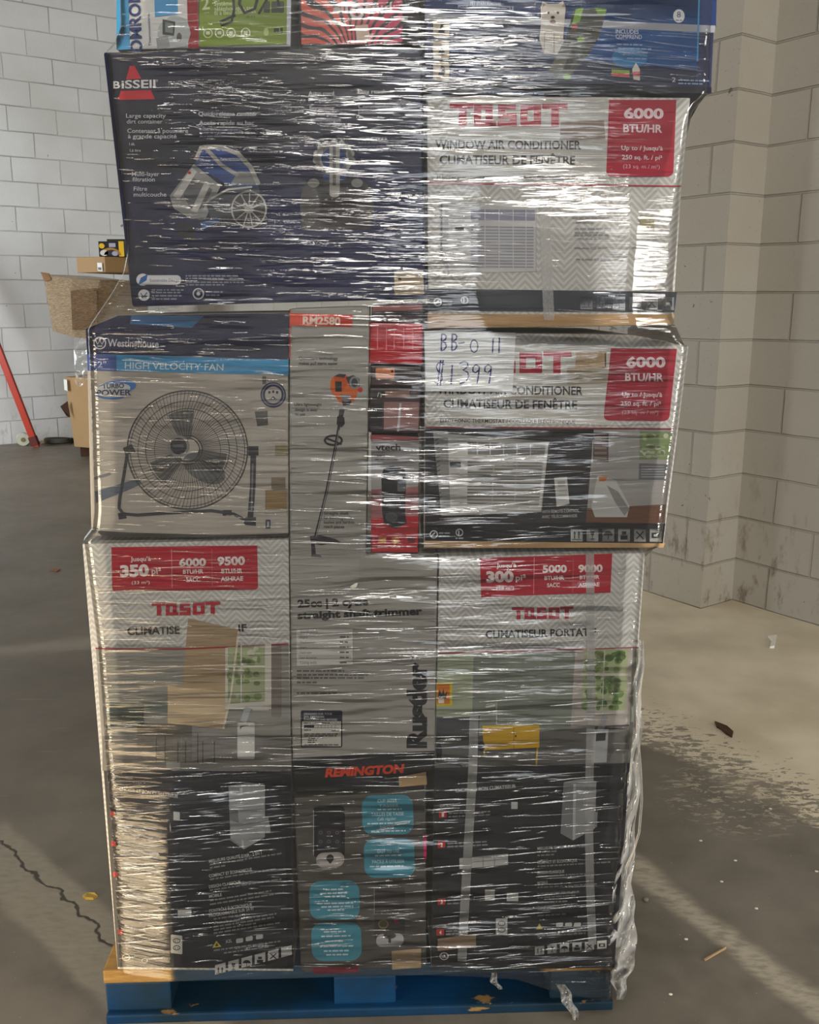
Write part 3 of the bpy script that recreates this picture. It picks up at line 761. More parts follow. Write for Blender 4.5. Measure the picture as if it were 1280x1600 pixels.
FT = Face(1.558, 0.03)
def trimmer():
    g = NG('silver_grey_card'); card = g.done(g.mix(g.ramp(g.noise(3, 3), .3, .7), (148, 144, 136), (162, 158, 150)), 0.45)
    r = carton('string_trimmer_carton', FT, [(453, 482), (578, 478), (572, 868), (684, 872), (680, 1176), (665, 1226), (459, 1238), (455, 1100), (452, 700)], 0.16, card,
               'tall stepped grey string trimmer carton with orange and black print, centre of the stack', 'carton')
    P = Print(FT)
    P.quad((458, 1184), (680, 1173), (666, 1226), (459, 1238), (34, 34, 38), 1, 3)
    P.text('REMINGTON', 508, 1214, 630, 1207, 12.5, (206, 66, 36), 3, .05, .22); P.build('brand_band', r)
    P = Print(FT); O = (206, 62, 34)
    P.quad((454, 489), (551, 492), (551, 511), (454, 509), O, 2, 2); P.text('RM2580', 473, 506, 532, 507.5, 11.5, (230, 206, 190), 3, .04); P.line([(453.5, 483), (453, 560)], 2, (176, 60, 44), 3)
    P.build('model_badge', r)
    P = Print(FT); c = (38, 38, 40)
    grp = [P, P] + [P.part('feature_lettering')] * 3 + [P.part('feature_lettering')] * 4 + [P.part('feature_lettering')] * 2
    for pp, (s, x0, y, x1, h) in zip(grp, (('QuickStart technology', 467, 562, 528, 5), ('makes pull starts easier', 467, 570, 528, 5), ('Ultra lightweight', 460, 634, 503, 4.6), ('design is easy', 461, 642, 496, 4.6), ('to use', 461, 649, 477, 4.6),
                            ('Straight shaft', 506, 804, 545, 4.8), ('for trimming under', 506, 811, 552, 4.8), ('bushes and hard-to', 506, 818, 554, 4.8), ('reach places', 506, 825, 538, 4.8), ('Dual line bump feed with', 467, 894, 530, 4.4), ('.095" line for greater control', 467, 900.5, 535, 4.4))):
        pp.text(s, x0, y, x1, y + .3, h, c, 3, .015)
    P.build('feature_lettering', r)
    P = Print(FT)
    P.text('25cc | 2 cycle', 465, 949, 576, 945, 11.5, c, 3, .045); P.part('title_lettering').text('straight shaft trimmer', 465, 967, 660, 960, 11, c, 3, .045); P.build('title_lettering', r)
    P = Print(FT); P.text('Rustler', 665, 1169, 665, 1035, 28, (34, 34, 38), 3, .06); P.text('TM', 646, 1033, 646, 1026, 4, (34, 34, 38), 3, .02); P.build('wordmark', r)
    P = Print(FT)                                                      # the machine
    S = (30, 30, 33)
    P.line([(534, 640), (529, 670), (523, 705), (510, 770), (492, 842)], 4.4, S, 3); P.line([(530, 672), (511, 768), (494, 838)], 1.1, (150, 148, 144), 4)
    P.poly([(527, 650), (538, 652), (539, 662), (534, 668), (526, 663)], S, 4); P.poly([(530, 640), (539, 640), (536, 652), (529, 652)], (44, 44, 46), 4)
    P.ring(521, 688, 15, 9, 3.4, S, 4, 30); P.line([(508, 684), (534, 694)], 3, S, 5)
    P.poly([(517, 594), (522, 588), (540, 586), (556, 594), (560, 604), (557, 622), (546, 632), (532, 630), (522, 618), (516, 608)], (206, 98, 32), 3)
    P.poly([(522, 588), (530, 585), (542, 587), (544, 600), (534, 612), (524, 608)], (186, 78, 26), 4); P.rect(524, 596, 534, 612, S, 5, 0, 1); P.poly([(540, 590), (552, 586), (562, 592), (562, 604), (548, 606)], (58, 58, 60), 5)
    P.ell(554, 598, 8, 10, (128, 128, 128), 6, 20); P.ell(554, 598, 5, 7, (60, 60, 62), 7, 20); P.ell(563, 609, 4, 4, (186, 46, 40), 7, 14); P.poly([(532, 616), (548, 620), (549, 632), (536, 634)], (44, 44, 48), 6); P.ell(541, 622, 8, 6, (120, 118, 114), 7, 16)
    P.poly([(522, 588), (530, 584), (541, 585), (538, 590)], S, 6)
    P.poly([(484, 838), (500, 836), (524, 842), (534, 848), (520, 848), (502, 852), (486, 848)], (40, 40, 44), 4); P.poly([(486, 848), (492, 848), (494, 868), (487, 868)], (50, 50, 54), 4); P.ell(494, 873, 10, 6, (40, 40, 46), 5, 20); P.ell(494, 869, 8, 3, (90, 90, 92), 6, 18)
    P.build('machine_picture', r)
    P = Print(FT)                                                      # specification table
    P.quad((463, 983), (551, 982), (551, 1038), (464, 1040), (196, 192, 184), 2, 2)
    for k in (1, 3, 5): P.rect(466, 983 + 8 * k, 549, 990 + 8 * k, (172, 168, 162), 3, 0, 1)
    for k, s in enumerate(('Specifications', 'Engine', 'Displacement', 'Start', 'Feed type', 'Line diameter', 'Cutting width')):
        P.text(s, 469, 989.5 + 8 * k, 469 + 2.0 * len(s), 989.3 + 8 * k, 4, (70, 68, 66), 4)
        if k: P.dashes(531, 986 + 8 * k, 545, 2.6, (96, 92, 90), 4, 0, k)
    for k, (y, x1) in enumerate(((1047, 538), (1053, 575), (1058, 572), (1065, 495), (1082, 528))): P.dashes(464, y, x1, 2.6, (86, 84, 80), 3, 0, k)
    P.build('specification_table', r)
    P = Print(FT)                                                      # emissions panel
    P.rrect(470, 1110, 535, 1168, 3, (28, 30, 44), 2); P.rect(472, 1127, 533, 1166, (190, 186, 176), 3, 0, 1)
    for s, y in (('DESIGNED FOR YOUR', 1117), ('EPA EMISSION', 1121.5), ('STANDARDS AND BEYOND', 1126)): P.text(s, 475, y, 475 + 2.6 * len(s), y, 3.2, (196, 196, 196), 4, .01)
    P.rect(475, 1133, 491, 1137, (28, 30, 40), 4, 0, 1); P.line([(475, 1133), (530, 1133), (530, 1137), (475, 1137)], 0.6, (40, 40, 46), 4, True)
    for x in (497, 502, 508, 513, 518, 524): P.line([(x, 1133), (x, 1138)], 0.6, (40, 40, 46), 4)
    for k, (y, a, b) in enumerate(((1129, 475, 516), (1140, 475, 486), (1141, 518, 530), (1146, 475, 528), (1149, 475, 526), (1153, 481, 493), (1156, 481, 495), (1159, 481, 492), (1163, 475, 530))): P.dashes(a, y, b, 1.7, (70, 68, 66), 4, 0, k)
    P.build('emissions_panel', r)
    P = Print(FT, .0028); P.quad((623, 1214), (666, 1206), (667, 1226), (624, 1230), tape_material((176, 146, 104), .9), 1, 2); P.build('kraft_scrap', r)
    P = Print(FT, .002); P.poly([(453, 868), (561, 874), (562, 905), (556, 919), (480, 921), (454, 920)], (156, 152, 145), 1); P.build('loose_flap', r)
trimmer()

# ================================================================ middle row
FF = Face(1.572, 0.03)
def fan():
    g = NG('warm_grey_card'); card = g.done(g.mix(g.ramp(g.noise(4, 3), .3, .7), (158, 150, 140), (172, 164, 153)), .5)
    r = carton('fan_carton', FF, [(134, 514), (185, 492), (451, 488), (451, 836), (142, 838)], 0.40, card,
               'grey floor fan carton with dark blue top band and fan picture', 'carton')
    P = Print(FF)
    P.poly([(134, 514), (185, 493), (451, 489), (451, 562), (300, 557), (136, 553)], (16, 20, 54), 2)
    P.quad((136, 553), (451, 562), (451, 586), (137, 579), (58, 134, 178), 3, 3); P.quad((136, 553), (182, 555), (182, 580), (137, 579), (58, 80, 140), 4, 2)
    P.quad((205, 493), (318, 494), (300, 512), (203, 506), (40, 96, 140), 3, 2)
    P.build('title_band', r)
    P = Print(FF); c = (170, 170, 176)
    P.ring(156, 536, 10, 10, 1.8, c, 4, 28); P.line([(149.5, 532), (152.5, 538), (156, 532), (159.5, 538), (162.5, 532)], 1.5, c, 5)
    for x in (149.5, 156, 162.5): P.ell(x, 531, 1.5, 1.5, c, 5, 10)
    P.rect(152, 540, 160, 541.6, c, 5, 0, 1)
    P.text('Westinghouse', 168, 541, 248, 543.5, 11.5, c, 5, .02); P.build('wordmark', r)
    P = Print(FF); P.text('12"', 147, 574, 166, 574, 9.5, (178, 182, 200), 6, .01); P.text('HIGH VELOCITY FAN', 195, 576, 349, 579, 10.5, (196, 204, 206), 6, .005); P.build('title_lettering', r)
    P = Print(FF); B = (44, 104, 168)
    P.ell(183, 605, 30, 11, B, 3, 30, -.12); P.ell(176, 609, 28, 10, (176, 178, 178), 4, 30, -.12); P.ell(172, 617, 24, 7, B, 4, 24, .05); P.ell(176, 614, 26, 7, (170, 168, 164), 5, 24)
    P.text('TURBO', 160, 607, 194, 606, 7, (30, 44, 80), 6, .03); P.text('POWER', 151, 618, 205, 617, 8.5, (30, 44, 80), 6, .03); P.build('power_badge', r)
    P = Print(FF)
    P.ell(427, 617, 20, 20, (40, 46, 74), 3, 36); P.ell(427, 617, 13, 13, (168, 162, 154), 4, 30); P.ring(427, 617, 17.5, 17.5, 1.0, (140, 138, 140), 4, 36)
    for x, y in ((421, 613), (427, 612), (433, 613)): P.rect(x - 1.8, y - 2, x + 1.8, y + 2, (52, 54, 72), 5, 0, 1)
    P.poly([(421, 624), (433, 624), (427, 619)], (52, 54, 72), 5); P.build('warranty_badge', r)
    P = Print(FF)                                                      # the fan itself
    cx, cy = 293, 703; K = (58, 56, 56); LG = (104, 100, 96)
    for a in (100, 218, 335):                                          # blades
        t = math.radians(a); pts = []
        for k in range(9): u = t - .34 + .68 * k / 8; pts.append((cx + 62 * math.cos(u), cy - 62 * math.sin(u)))
        pts += [(cx + 18 * math.cos(t + .5), cy - 18 * math.sin(t + .5)), (cx + 18 * math.cos(t - .5), cy - 18 * math.sin(t - .5))]
        P.poly(pts, (84, 82, 80), 2)
    for k in range(96):
        t = 2 * math.pi * k / 96; b = t + .16
        P.line([(cx + 22 * math.cos(t), cy + 22 * math.sin(t)), (cx + 60 * math.cos(t + .05), cy + 58 * math.sin(t + .05)), (cx + 94 * math.cos(b), cy + 93 * math.sin(b))], 0.9, K if k % 2 else LG, 3)
    for rr, w_ in ((95, 2.0), (90, 1.0), (78, 1.0), (66, 1.2), (52, .8), (24, 2.0), (20, 2.0)): P.ring(cx, cy, rr, rr * .985, w_, K, 4, 72)
    P.ell(cx - 14, cy - 6, 17, 17, (120, 116, 112), 6, 30); P.ell(cx - 14, cy - 6, 13, 13, (40, 40, 44), 7, 30); P.rect(cx - 23, cy - 9, cx - 6, cy - 4, (78, 78, 82), 8, 0, 1)
    P.ell(319, 732, 36, 20, (90, 90, 90), 2, 24, .5)
    P.line([(199, 708), (194, 740), (187, 780), (186, 794), (193, 803), (215, 805), (255, 802), (330, 798), (365, 803), (388, 815)], 5, (56, 58, 62), 5)
    P.line([(396, 706), (395, 760), (391, 812)], 9, (58, 60, 64), 5); P.line([(395, 724), (393, 800)], 2.5, (110, 110, 112), 6)
    P.poly([(384, 808), (400, 808), (400, 822), (380, 820)], (52, 54, 58), 6); P.rect(388, 697, 404, 712, (56, 56, 60), 6, 0, 1); P.poly([(192, 700), (206, 694), (212, 706), (196, 712)], (56, 56, 60), 6); P.rect(348, 797, 362, 806, (50, 50, 54), 6, 0, 1); P.poly([(184, 802), (196, 800), (198, 810), (186, 812)], (50, 50, 54), 6)
    P.poly([(148, 768), (215, 748), (222, 756), (200, 766), (150, 786)], (86, 92, 104), 2); P.poly([(146, 746), (172, 738), (174, 742), (148, 750)], (112, 112, 114), 2)
    P.build('fan_picture', r)
    P = Print(FF)
    P.poly([(398, 643), (418, 642), (419, 664), (402, 666)], (84, 80, 76), 3); P.part('feature_picture').rect(410, 588, 416, 600, (96, 92, 88), 3, 0, 1); P.part('feature_picture').rect(430, 696, 450, 712, (132, 122, 84), 3, 0, 1); P.build('feature_picture', r); P = Print(FF); P.rect(424, 746, 446, 764, (120, 108, 88), 3, 0, 1); P.rect(415, 766, 448, 796, (136, 112, 76), 3, 0, 1)
    P.line([(415, 766), (449, 764), (449, 800), (415, 802)], 0.8, (90, 80, 66), 4, True); P.build('feature_picture', r); P = Print(FF); P.rrect(415, 812, 423, 826, 1.5, (58, 62, 74), 3); P.rect(417.5, 815, 420.5, 823, (160, 160, 160), 4, 0, 1)
    P.build('feature_picture', r)
    P = Print(FF); P.poly([(150, 829), (200, 832), (330, 836), (450, 834), (450, 838), (300, 840), (160, 838)], (62, 60, 58), 2); P.build('bottom_seam', r)
fan()

# the small things between the fan carton and the air conditioner
FG = Face(1.584, 0.03)
def small(name, outline, depth, mat, label, cat, face=FG):
    return carton(name, face, outline, depth, mat, label, cat, None, 0.003)
r = small('dark_carton', [(581, 476), (660, 472), (661, 504), (580, 502)], 0.22, ink((64, 46, 50), .5), 'thin dark carton lying above the glossy red box', 'carton')
P = Print(FG); P.rect(582, 477, 660, 487, (164, 106, 104), 2, -.03); P.rect(582, 489, 660, 493, (36, 32, 44), 3); P.build('pink_band', r)
def red_foil():
    g = NG('glossy_red_card'); n = g.noise(10, 4, g.vec((6, 1, .3)))
    return g.done(g.mix(g.ramp(n, .3, .7), (176, 10, 26), (206, 24, 40)), .3, g.bump(n, .3, .004), .5)
r = small('red_box', [(578, 504), (661, 506), (660, 570), (577, 568)], 0.2, red_foil(), 'glossy red box between the trimmer carton and price sign', 'box')
P = Print(FG)
for x in (590, 604, 616, 631, 645): P.line([(x, 512), (x, 545 + (x % 7))], 1.4, (222, 110, 116), 2)
P.poly([(579, 530), (660, 538), (660, 569), (578, 567)], (186, 8, 24), 1); P.build('front_print', r)
g = NG('dark_brown_card'); n = g.noise(30, 4, g.vec((.2, 1, 4))); db = g.done(g.mix(g.ramp(n, .35, .65), (34, 22, 22), (66, 42, 38)), .35)
r = small('brown_carton', [(578, 571), (660, 573), (660, 604), (579, 603)], 0.22, db, 'dark brown carton with a blank orange tag on its front', 'carton')
P = Print(FG); P.rrect(587, 575, 616.5, 592, 2, (224, 138, 84), 2); P.ell(613, 580, 2.2, 2.2, (40, 30, 30), 3, 12); P.build('orange_tag', r)
r = small('pink_carton', [(577, 606), (658, 607), (656, 678), (576, 676)], 0.24, ink((60, 46, 46), .4), 'faded pink and black carton above the phone pack', 'carton')
P = Print(FG); P.rect(602, 611, 640, 621, (138, 104, 88), 3); P.rect(583, 611, 600, 622, (46, 46, 48), 3); P.line([(590, 620), (592, 613), (596, 616), (595, 621)], 1, (196, 194, 190), 4)
P.quad((600, 628), (655, 628), (654, 672), (600, 672), (150, 112, 108), 3, 2); P.quad((577, 632), (597, 632), (597, 668), (576, 668), (34, 32, 34), 3, 2); P.poly([(562, 656), (576, 658), (594, 666), (576, 668)], (26, 24, 26), 2) if False else None
P.line([(626, 630), (622, 674)], 3.5, (188, 184, 186), 4); P.build('front_print', r)
FV = Face(1.578, 0.03)
def vtech():
    r = small('phone_pack', [(580, 679), (655, 682), (655, 864), (580, 864)], 0.12, ink((58, 26, 30), .4), 'phone pack with grey top and red bottom, black handset pictured', 'pack', FV)
    P = Print(FV); P.quad((579, 679), (655, 684), (655, 690), (579, 688), (150, 66, 66), 2, 1); P.quad((580, 689), (655, 686), (654, 760), (580, 765), (150, 146, 144), 2, 2); P.quad((580, 765), (654, 760), (654, 822), (580, 826), (142, 92, 94), 2, 2); P.quad((580, 810), (654, 806), (653, 863), (581, 863), (178, 40, 48), 3, 2)
    P.build('front_print', r)
    P = Print(FV); P.text('vtech', 587, 704, 626, 703.5, 10, (26, 26, 28), 4, .025); P.rect(586, 711, 601, 714, (60, 60, 60), 4, 0, 1); P.dashes(586, 717, 622, 2, (90, 88, 88), 4); P.build('wordmark', r)
    P = Print(FV); P.poly([(596, 742), (600, 732), (612, 728), (622, 728), (632, 733), (635, 745), (633, 800), (636, 818), (618, 826), (600, 818), (597, 800)], (38, 38, 42), 5); P.rrect(621, 751, 634, 768, 3, (84, 86, 92), 6); P.rect(627, 776, 631, 784, (66, 66, 70), 6, 0, 1)
    P.ell(612, 808, 10, 8, (66, 66, 70), 6, 18); P.build('handset_picture', r)
    P = Print(FV)
    for x, y in ((597, 845), (618, 845), (643, 844)): q_ = P.part('feature_icon'); q_.rrect(x - 6, y - 6, x + 6, y + 4, 3, (202, 120, 66) if x < 640 else (110, 40, 44), 5); q_.dashes(x - 7, y + 9, x + 8, 1.8, (222, 186, 180), 5)
    P.poly([(594, 844), (604, 839), (602, 846), (596, 849)], (222, 170, 80), 6); P.poly([(619, 838), (613, 847), (617, 847), (615, 853), (623, 844), (618, 844)], (230, 180, 70), 6); P.build('feature_icon', r)
vtech()

FA = Face(1.566, 0.03); FB = Face(1.564, 0.03)
def grille(P, x0, y0, x1, y1, rows, m, layer, skew=0.0, w=1.6, slope=0.0):
    for k in range(rows):
        y = y0 + (y1 - y0) * (k + .5) / rows; sh = skew * (y - y0); P.line([(x0 + sh * .2, y), (x1 + sh, y + slope * (x1 - x0))], w, m, layer)

def ac_lower():
    r = carton('window_air_conditioner_carton', FA, [(664, 519), (990, 523), (1077, 541), (1037, 856), (662, 857)], 0.42, CHEV,
               'window air conditioner carton behind the price sign', 'carton', 'window air conditioner cartons')
    P = Print(FA)
    P.quad((700, 532), (955, 536), (955, 664), (704, 662), (188, 184, 175), 2, 3)
    P.line([(665, 667.5), (1053, 670)], 2.0, (140, 34, 50), 3); P.build('white_print', r)
    P = Print(FA); P.quad((664, 669), (1051, 671), (1035, 847), (664, 844), (48, 46, 48), 2, 4); P.quad((664, 816), (1040, 818), (1036, 849), (664, 845), (26, 28, 34), 3, 3); P.build('dark_print', r)
    P = Print(FA); P.quad((663, 845), (1039, 848), (1037, 855.5), (662, 856.5), MK, 2, 3); P.build('kraft_edge', r)
    P = Print(FA); P.rrect(955, 544, 1058, 657, 9, (158, 20, 46), 4, .012, (0, 0, 1, 1), -.11); c = (226, 206, 208)
    P.text('6000', 979, 573, 1040, 573.5, 15, c, 5, .04); P.text('BTU/HR', 977, 595, 1037, 595.5, 12, c, 5, .03)
    P.text("Up to / Jusqu'à", 972, 619, 1035, 620, 6.5, c, 5, .02); P.text('250 sq. ft. / pi²', 970, 633.5, 1033, 634, 6.5, c, 5, .02); P.text('(23 sq. m / m²)', 972, 647, 1029, 647.5, 6, (206, 150, 160), 5); P.build('rating_badge', r)
    P = Print(FA); tosot(P, 690, 549, 893, 583, (168, 26, 48), 4, 0.0); P.build('wordmark', r)
    P = Print(FA); P.text('WINDOW AIR CONDITIONER', 683, 615, 911, 617, 13, TXT, 4, .03); P.part('title_lettering').text('CLIMATISEUR DE FENÊTRE', 693, 637, 902, 639, 13, TXT, 4, .03)
    P.part('subtitle_lettering').text('ELECTRONIC THERMOSTAT / CONTRÔLE ÉLECTRONIQUE', 688, 660, 899, 662, 6, TXT, 4, .008); P.build('title_lettering', r)
    P = Print(FA)
    P.quad((677, 676), (858, 690), (846, 800), (690, 806), (158, 156, 150), 4, 2); P.quad((677, 676), (700, 684), (704, 800), (690, 806), (140, 138, 134), 5, 1)
    for k in range(14): P.line([(680 + k * .3, 688 + k * 7), (686 + k * .3, 685 + k * 7)], 1.4, (70, 70, 70), 6)
    P.quad((700, 684), (857, 692), (845, 798), (704, 798), (188, 185, 178), 5, 2); P.rect(703, 722, 720, 730, (58, 58, 62), 6, 0, 1)
    for k in range(4): P.line([(704, 740 + k * 8), (718, 740 + k * 8)], 1, (140, 138, 134), 6)
    P.quad((731, 690), (853, 694), (851, 712), (731, 710), (128, 126, 124), 6, 1)
    for x in (746, 766, 787, 808, 829): P.line([(x, 690), (x, 712)], 2, (180, 178, 172), 7)
    P.line([(731, 700), (852, 703)], 1.2, (180, 178, 172), 7); P.quad((731, 720), (850, 722), (842, 790), (731, 788), (172, 169, 162), 6, 1); grille(P, 731, 719, 848, 789, 13, (92, 90, 88), 7, -.08, 1.7, .012)
    P.line([(772, 720), (769, 790)], 1.4, (176, 174, 168), 8); P.line([(808, 721), (804, 791)], 1.4, (176, 174, 168), 8)
    P.poly([(866, 747), (886, 745), (890, 787), (870, 792)], (186, 184, 178), 5); P.poly([(871, 752), (883, 751), (884, 760), (872, 761)], (150, 146, 138), 6)
    for yy in (766, 773, 780): P.line([(873, yy + 1), (886, yy)], 2, (160, 158, 152), 6)
    P.text('WITH REMOTE CONTROL', 847, 802, 905, 800, 4.6, (176, 174, 170), 5, .01); P.text('AVEC TÉLÉCOMMANDE', 847, 810, 902, 808, 4.6, (176, 174, 170), 5, .01); P.build('appliance_picture', r)
    P = Print(FA)
    P.quad((928, 671), (1051, 672), (1040, 818), (916, 816), (148, 144, 140), 4, 2); P.quad((1000, 674), (1050, 674), (1047, 718), (999, 718), (118, 134, 88), 5, 2)
    r_ = random.Random(3)
    for k in range(20): P.ell(r_.uniform(1004, 1044), r_.uniform(680, 712), r_.uniform(3, 7), r_.uniform(2, 5), r_.choice([(98, 120, 70), (144, 158, 110), (178, 182, 154)]), 6, 10)
    P.quad((999, 724), (1043, 725), (1040, 750), (998, 749), (96, 96, 100), 5, 1); grille(P, 1002, 727, 1038, 747, 5, (142, 142, 144), 6)
    P.rect(927, 676, 951, 722, (84, 64, 62), 5, 0, 1)
    for k in range(5): P.rect(929, 682 + 8 * k, 948, 686 + 8 * k, (120, 108, 98), 6, 0, 1)
    P.quad((918, 794), (1041, 788), (1039, 818), (916, 816), (98, 66, 48), 5, 2); P.poly([(934, 742), (962, 750), (984, 790), (980, 808), (930, 808), (924, 792)], (176, 174, 170), 6); P.poly([(936, 745), (950, 745), (946, 752), (936, 752)], (198, 122, 74), 7); P.poly([(948, 758), (966, 768), (984, 796), (976, 806), (962, 786)], (128, 126, 124), 7)
    P.build('bedroom_picture', r)
    P = Print(FA); care_icons(P, 892, 826, 6, 18.5, 6.2, 20, .003, (206, 205, 200), (24, 26, 30)); P.ring(678, 835, 6.5, 6.5, 1.8, (200, 200, 198), 4, 24); P.line([(674, 838), (680, 832)], 2, (200, 200, 198), 5); P.dashes(686, 832, 703, 2, (170, 170, 170), 4); P.dashes(686, 837, 702, 2, (170, 170, 170), 4)
    P.ring(718, 832, 6, 6, 1.6, (200, 200, 198), 4, 24); P.rect(716, 829, 718, 836, (200, 200, 198), 5, 0, 1); P.dashes(712, 840, 724, 2, (170, 170, 170), 4); P.build('certification_mark', r)
    P = Print(FA, .003); P.quad((900, 551), (948, 549), (948, 574), (899, 576), TAN, 2, 1); P.quad((886, 575), (950, 572), (950, 598), (886, 600), (164, 152, 130), 1, 1); P.line([(946, 551), (946, 574), (941, 574)], 1.4, (60, 50, 40), 4); P.build('shipping_label', r)
ac_lower()

def ac_upper():
    r = carton('window_air_conditioner_carton', FB, [(667, 150), (1080, 152), (1066, 290), (1052, 508), (669, 514)], 0.42, CHEV,
               'window air conditioner carton above the price sign', 'carton', 'window air conditioner cartons')
    P = Print(FB)
    P.quad((700, 152), (950, 152), (950, 283), (700, 283), (186, 183, 176), 2, 2); P.line([(667, 286), (1065, 291)], 2.2, (166, 44, 62), 4)
    P.build('white_print', r)
    P = Print(FB); P.quad((668, 451), (1058, 456), (1054, 488), (668, 486), (50, 54, 62), 3, 2); P.build('dark_print', r)
    P = Print(FB); P.quad((668, 491), (1054, 491), (1052, 507), (669, 513), MK, 2, 3); P.build('kraft_edge', r)
    P = Print(FB); P.rrect(952, 156, 1057, 276, 9, (166, 24, 50), 4, .0, (0, 0, 1, 1), -.04); c = (226, 206, 208)
    P.text('6000', 975, 184, 1037, 185, 15, c, 5, .04); P.text('BTU/HR', 974, 206, 1035, 207, 12, c, 5, .03); P.text("Up to / Jusqu'à", 971, 234, 1036, 235, 6.5, c, 5, .02); P.text('250 sq. ft. / pi²', 972, 248.5, 1035, 249.5, 6.5, c, 5, .02); P.text('(23 sq. m / m²)', 974, 262.5, 1031, 263.5, 6, (216, 170, 178), 5); P.build('rating_badge', r)
    P = Print(FB); tosot(P, 703, 161, 887, 197, (168, 26, 48), 4, 0.004); P.build('wordmark', r)
    P = Print(FB); P.text('WINDOW AIR CONDITIONER', 680, 232, 908, 233, 13, TXT, 4, .03); P.part('title_lettering').text('CLIMATISEUR DE FENÊTRE', 687, 256, 899, 257, 13.5, TXT, 4, .03); P.part('subtitle_lettering').text('ELECTRONIC THERMOSTAT / CONTRÔLE ÉLECTRONIQUE', 683, 280, 899, 281.5, 6, TXT, 4, .008); P.build('title_lettering', r)
    P = Print(FB)
    P.quad((686, 314), (838, 318), (838, 424), (702, 428), (190, 188, 186), 4, 1); P.poly([(686, 314), (700, 318), (702, 428), (687, 402)], (166, 165, 164), 5); P.line([(686, 314), (838, 318), (838, 424)], 1.0, (150, 150, 152), 6)
    P.line([(690, 318), (690, 400)], 3, (120, 120, 124), 6); P.rect(711, 355, 725, 361, (74, 74, 80), 6, 0, 1); P.quad((736, 327), (836, 328), (836, 345), (736, 344), (140, 140, 158), 5, 1); P.quad((736, 352), (834, 354), (832, 420), (736, 418), (182, 181, 182), 5, 1)
    for x in (758, 780, 802, 822): P.line([(x, 327), (x, 418)], 1.3, (196, 194, 194), 8)
    grille(P, 736, 352, 834, 419, 14, (126, 124, 136), 7, 0, 1.5, .01); P.build('appliance_picture', r)
    P = Print(FB)
    for k, (y, a, b) in enumerate(((339, 894, 955), (346, 900, 930), (356, 898, 955), (362, 898, 945), (366, 898, 955), (371, 904, 952), (386, 898, 950), (386, 988, 1010), (404, 900, 955))): (P.part('small_print') if a == 988 else P).dashes(a, y, b, 2.6, (142, 140, 140), 4, 0, k)
    P.build('small_print', r)
    P = Print(FB); care_icons(P, 907, 463, 6, 19, 6.5, 20, .01, (204, 206, 208), (70, 74, 82)); P.ring(684, 472, 6.5, 6.5, 1.8, (206, 206, 206), 4, 24); P.line([(680, 475), (686, 469)], 2, (206, 206, 206), 5); P.dashes(692, 470, 710, 2, (180, 180, 182), 4); P.dashes(692, 475, 709, 2, (180, 180, 182), 4); P.ring(726, 469, 6, 6, 1.6, (206, 206, 206), 4, 24); P.rect(724, 465, 726, 473, (206, 206, 206), 5, 0, 1); P.build('certification_mark', r)
    P = Print(FB, .003); P.quad((877, 190), (944, 188), (946, 217), (875, 219), tape_material((138, 116, 100), .85), 1, 1); P.build('shipping_label', r)
    P = Print(FB, .003); P.quad((1000, 336), (1022, 338), (1023, 364), (1001, 362), (150, 140, 112), 1, 1); P.build('serial_sticker', r)
    strip(FB, 'tape_strip', r, [(850, 300), (853, 380), (858, 500)], 17, tape_material((214, 212, 208), .35))
ac_upper()

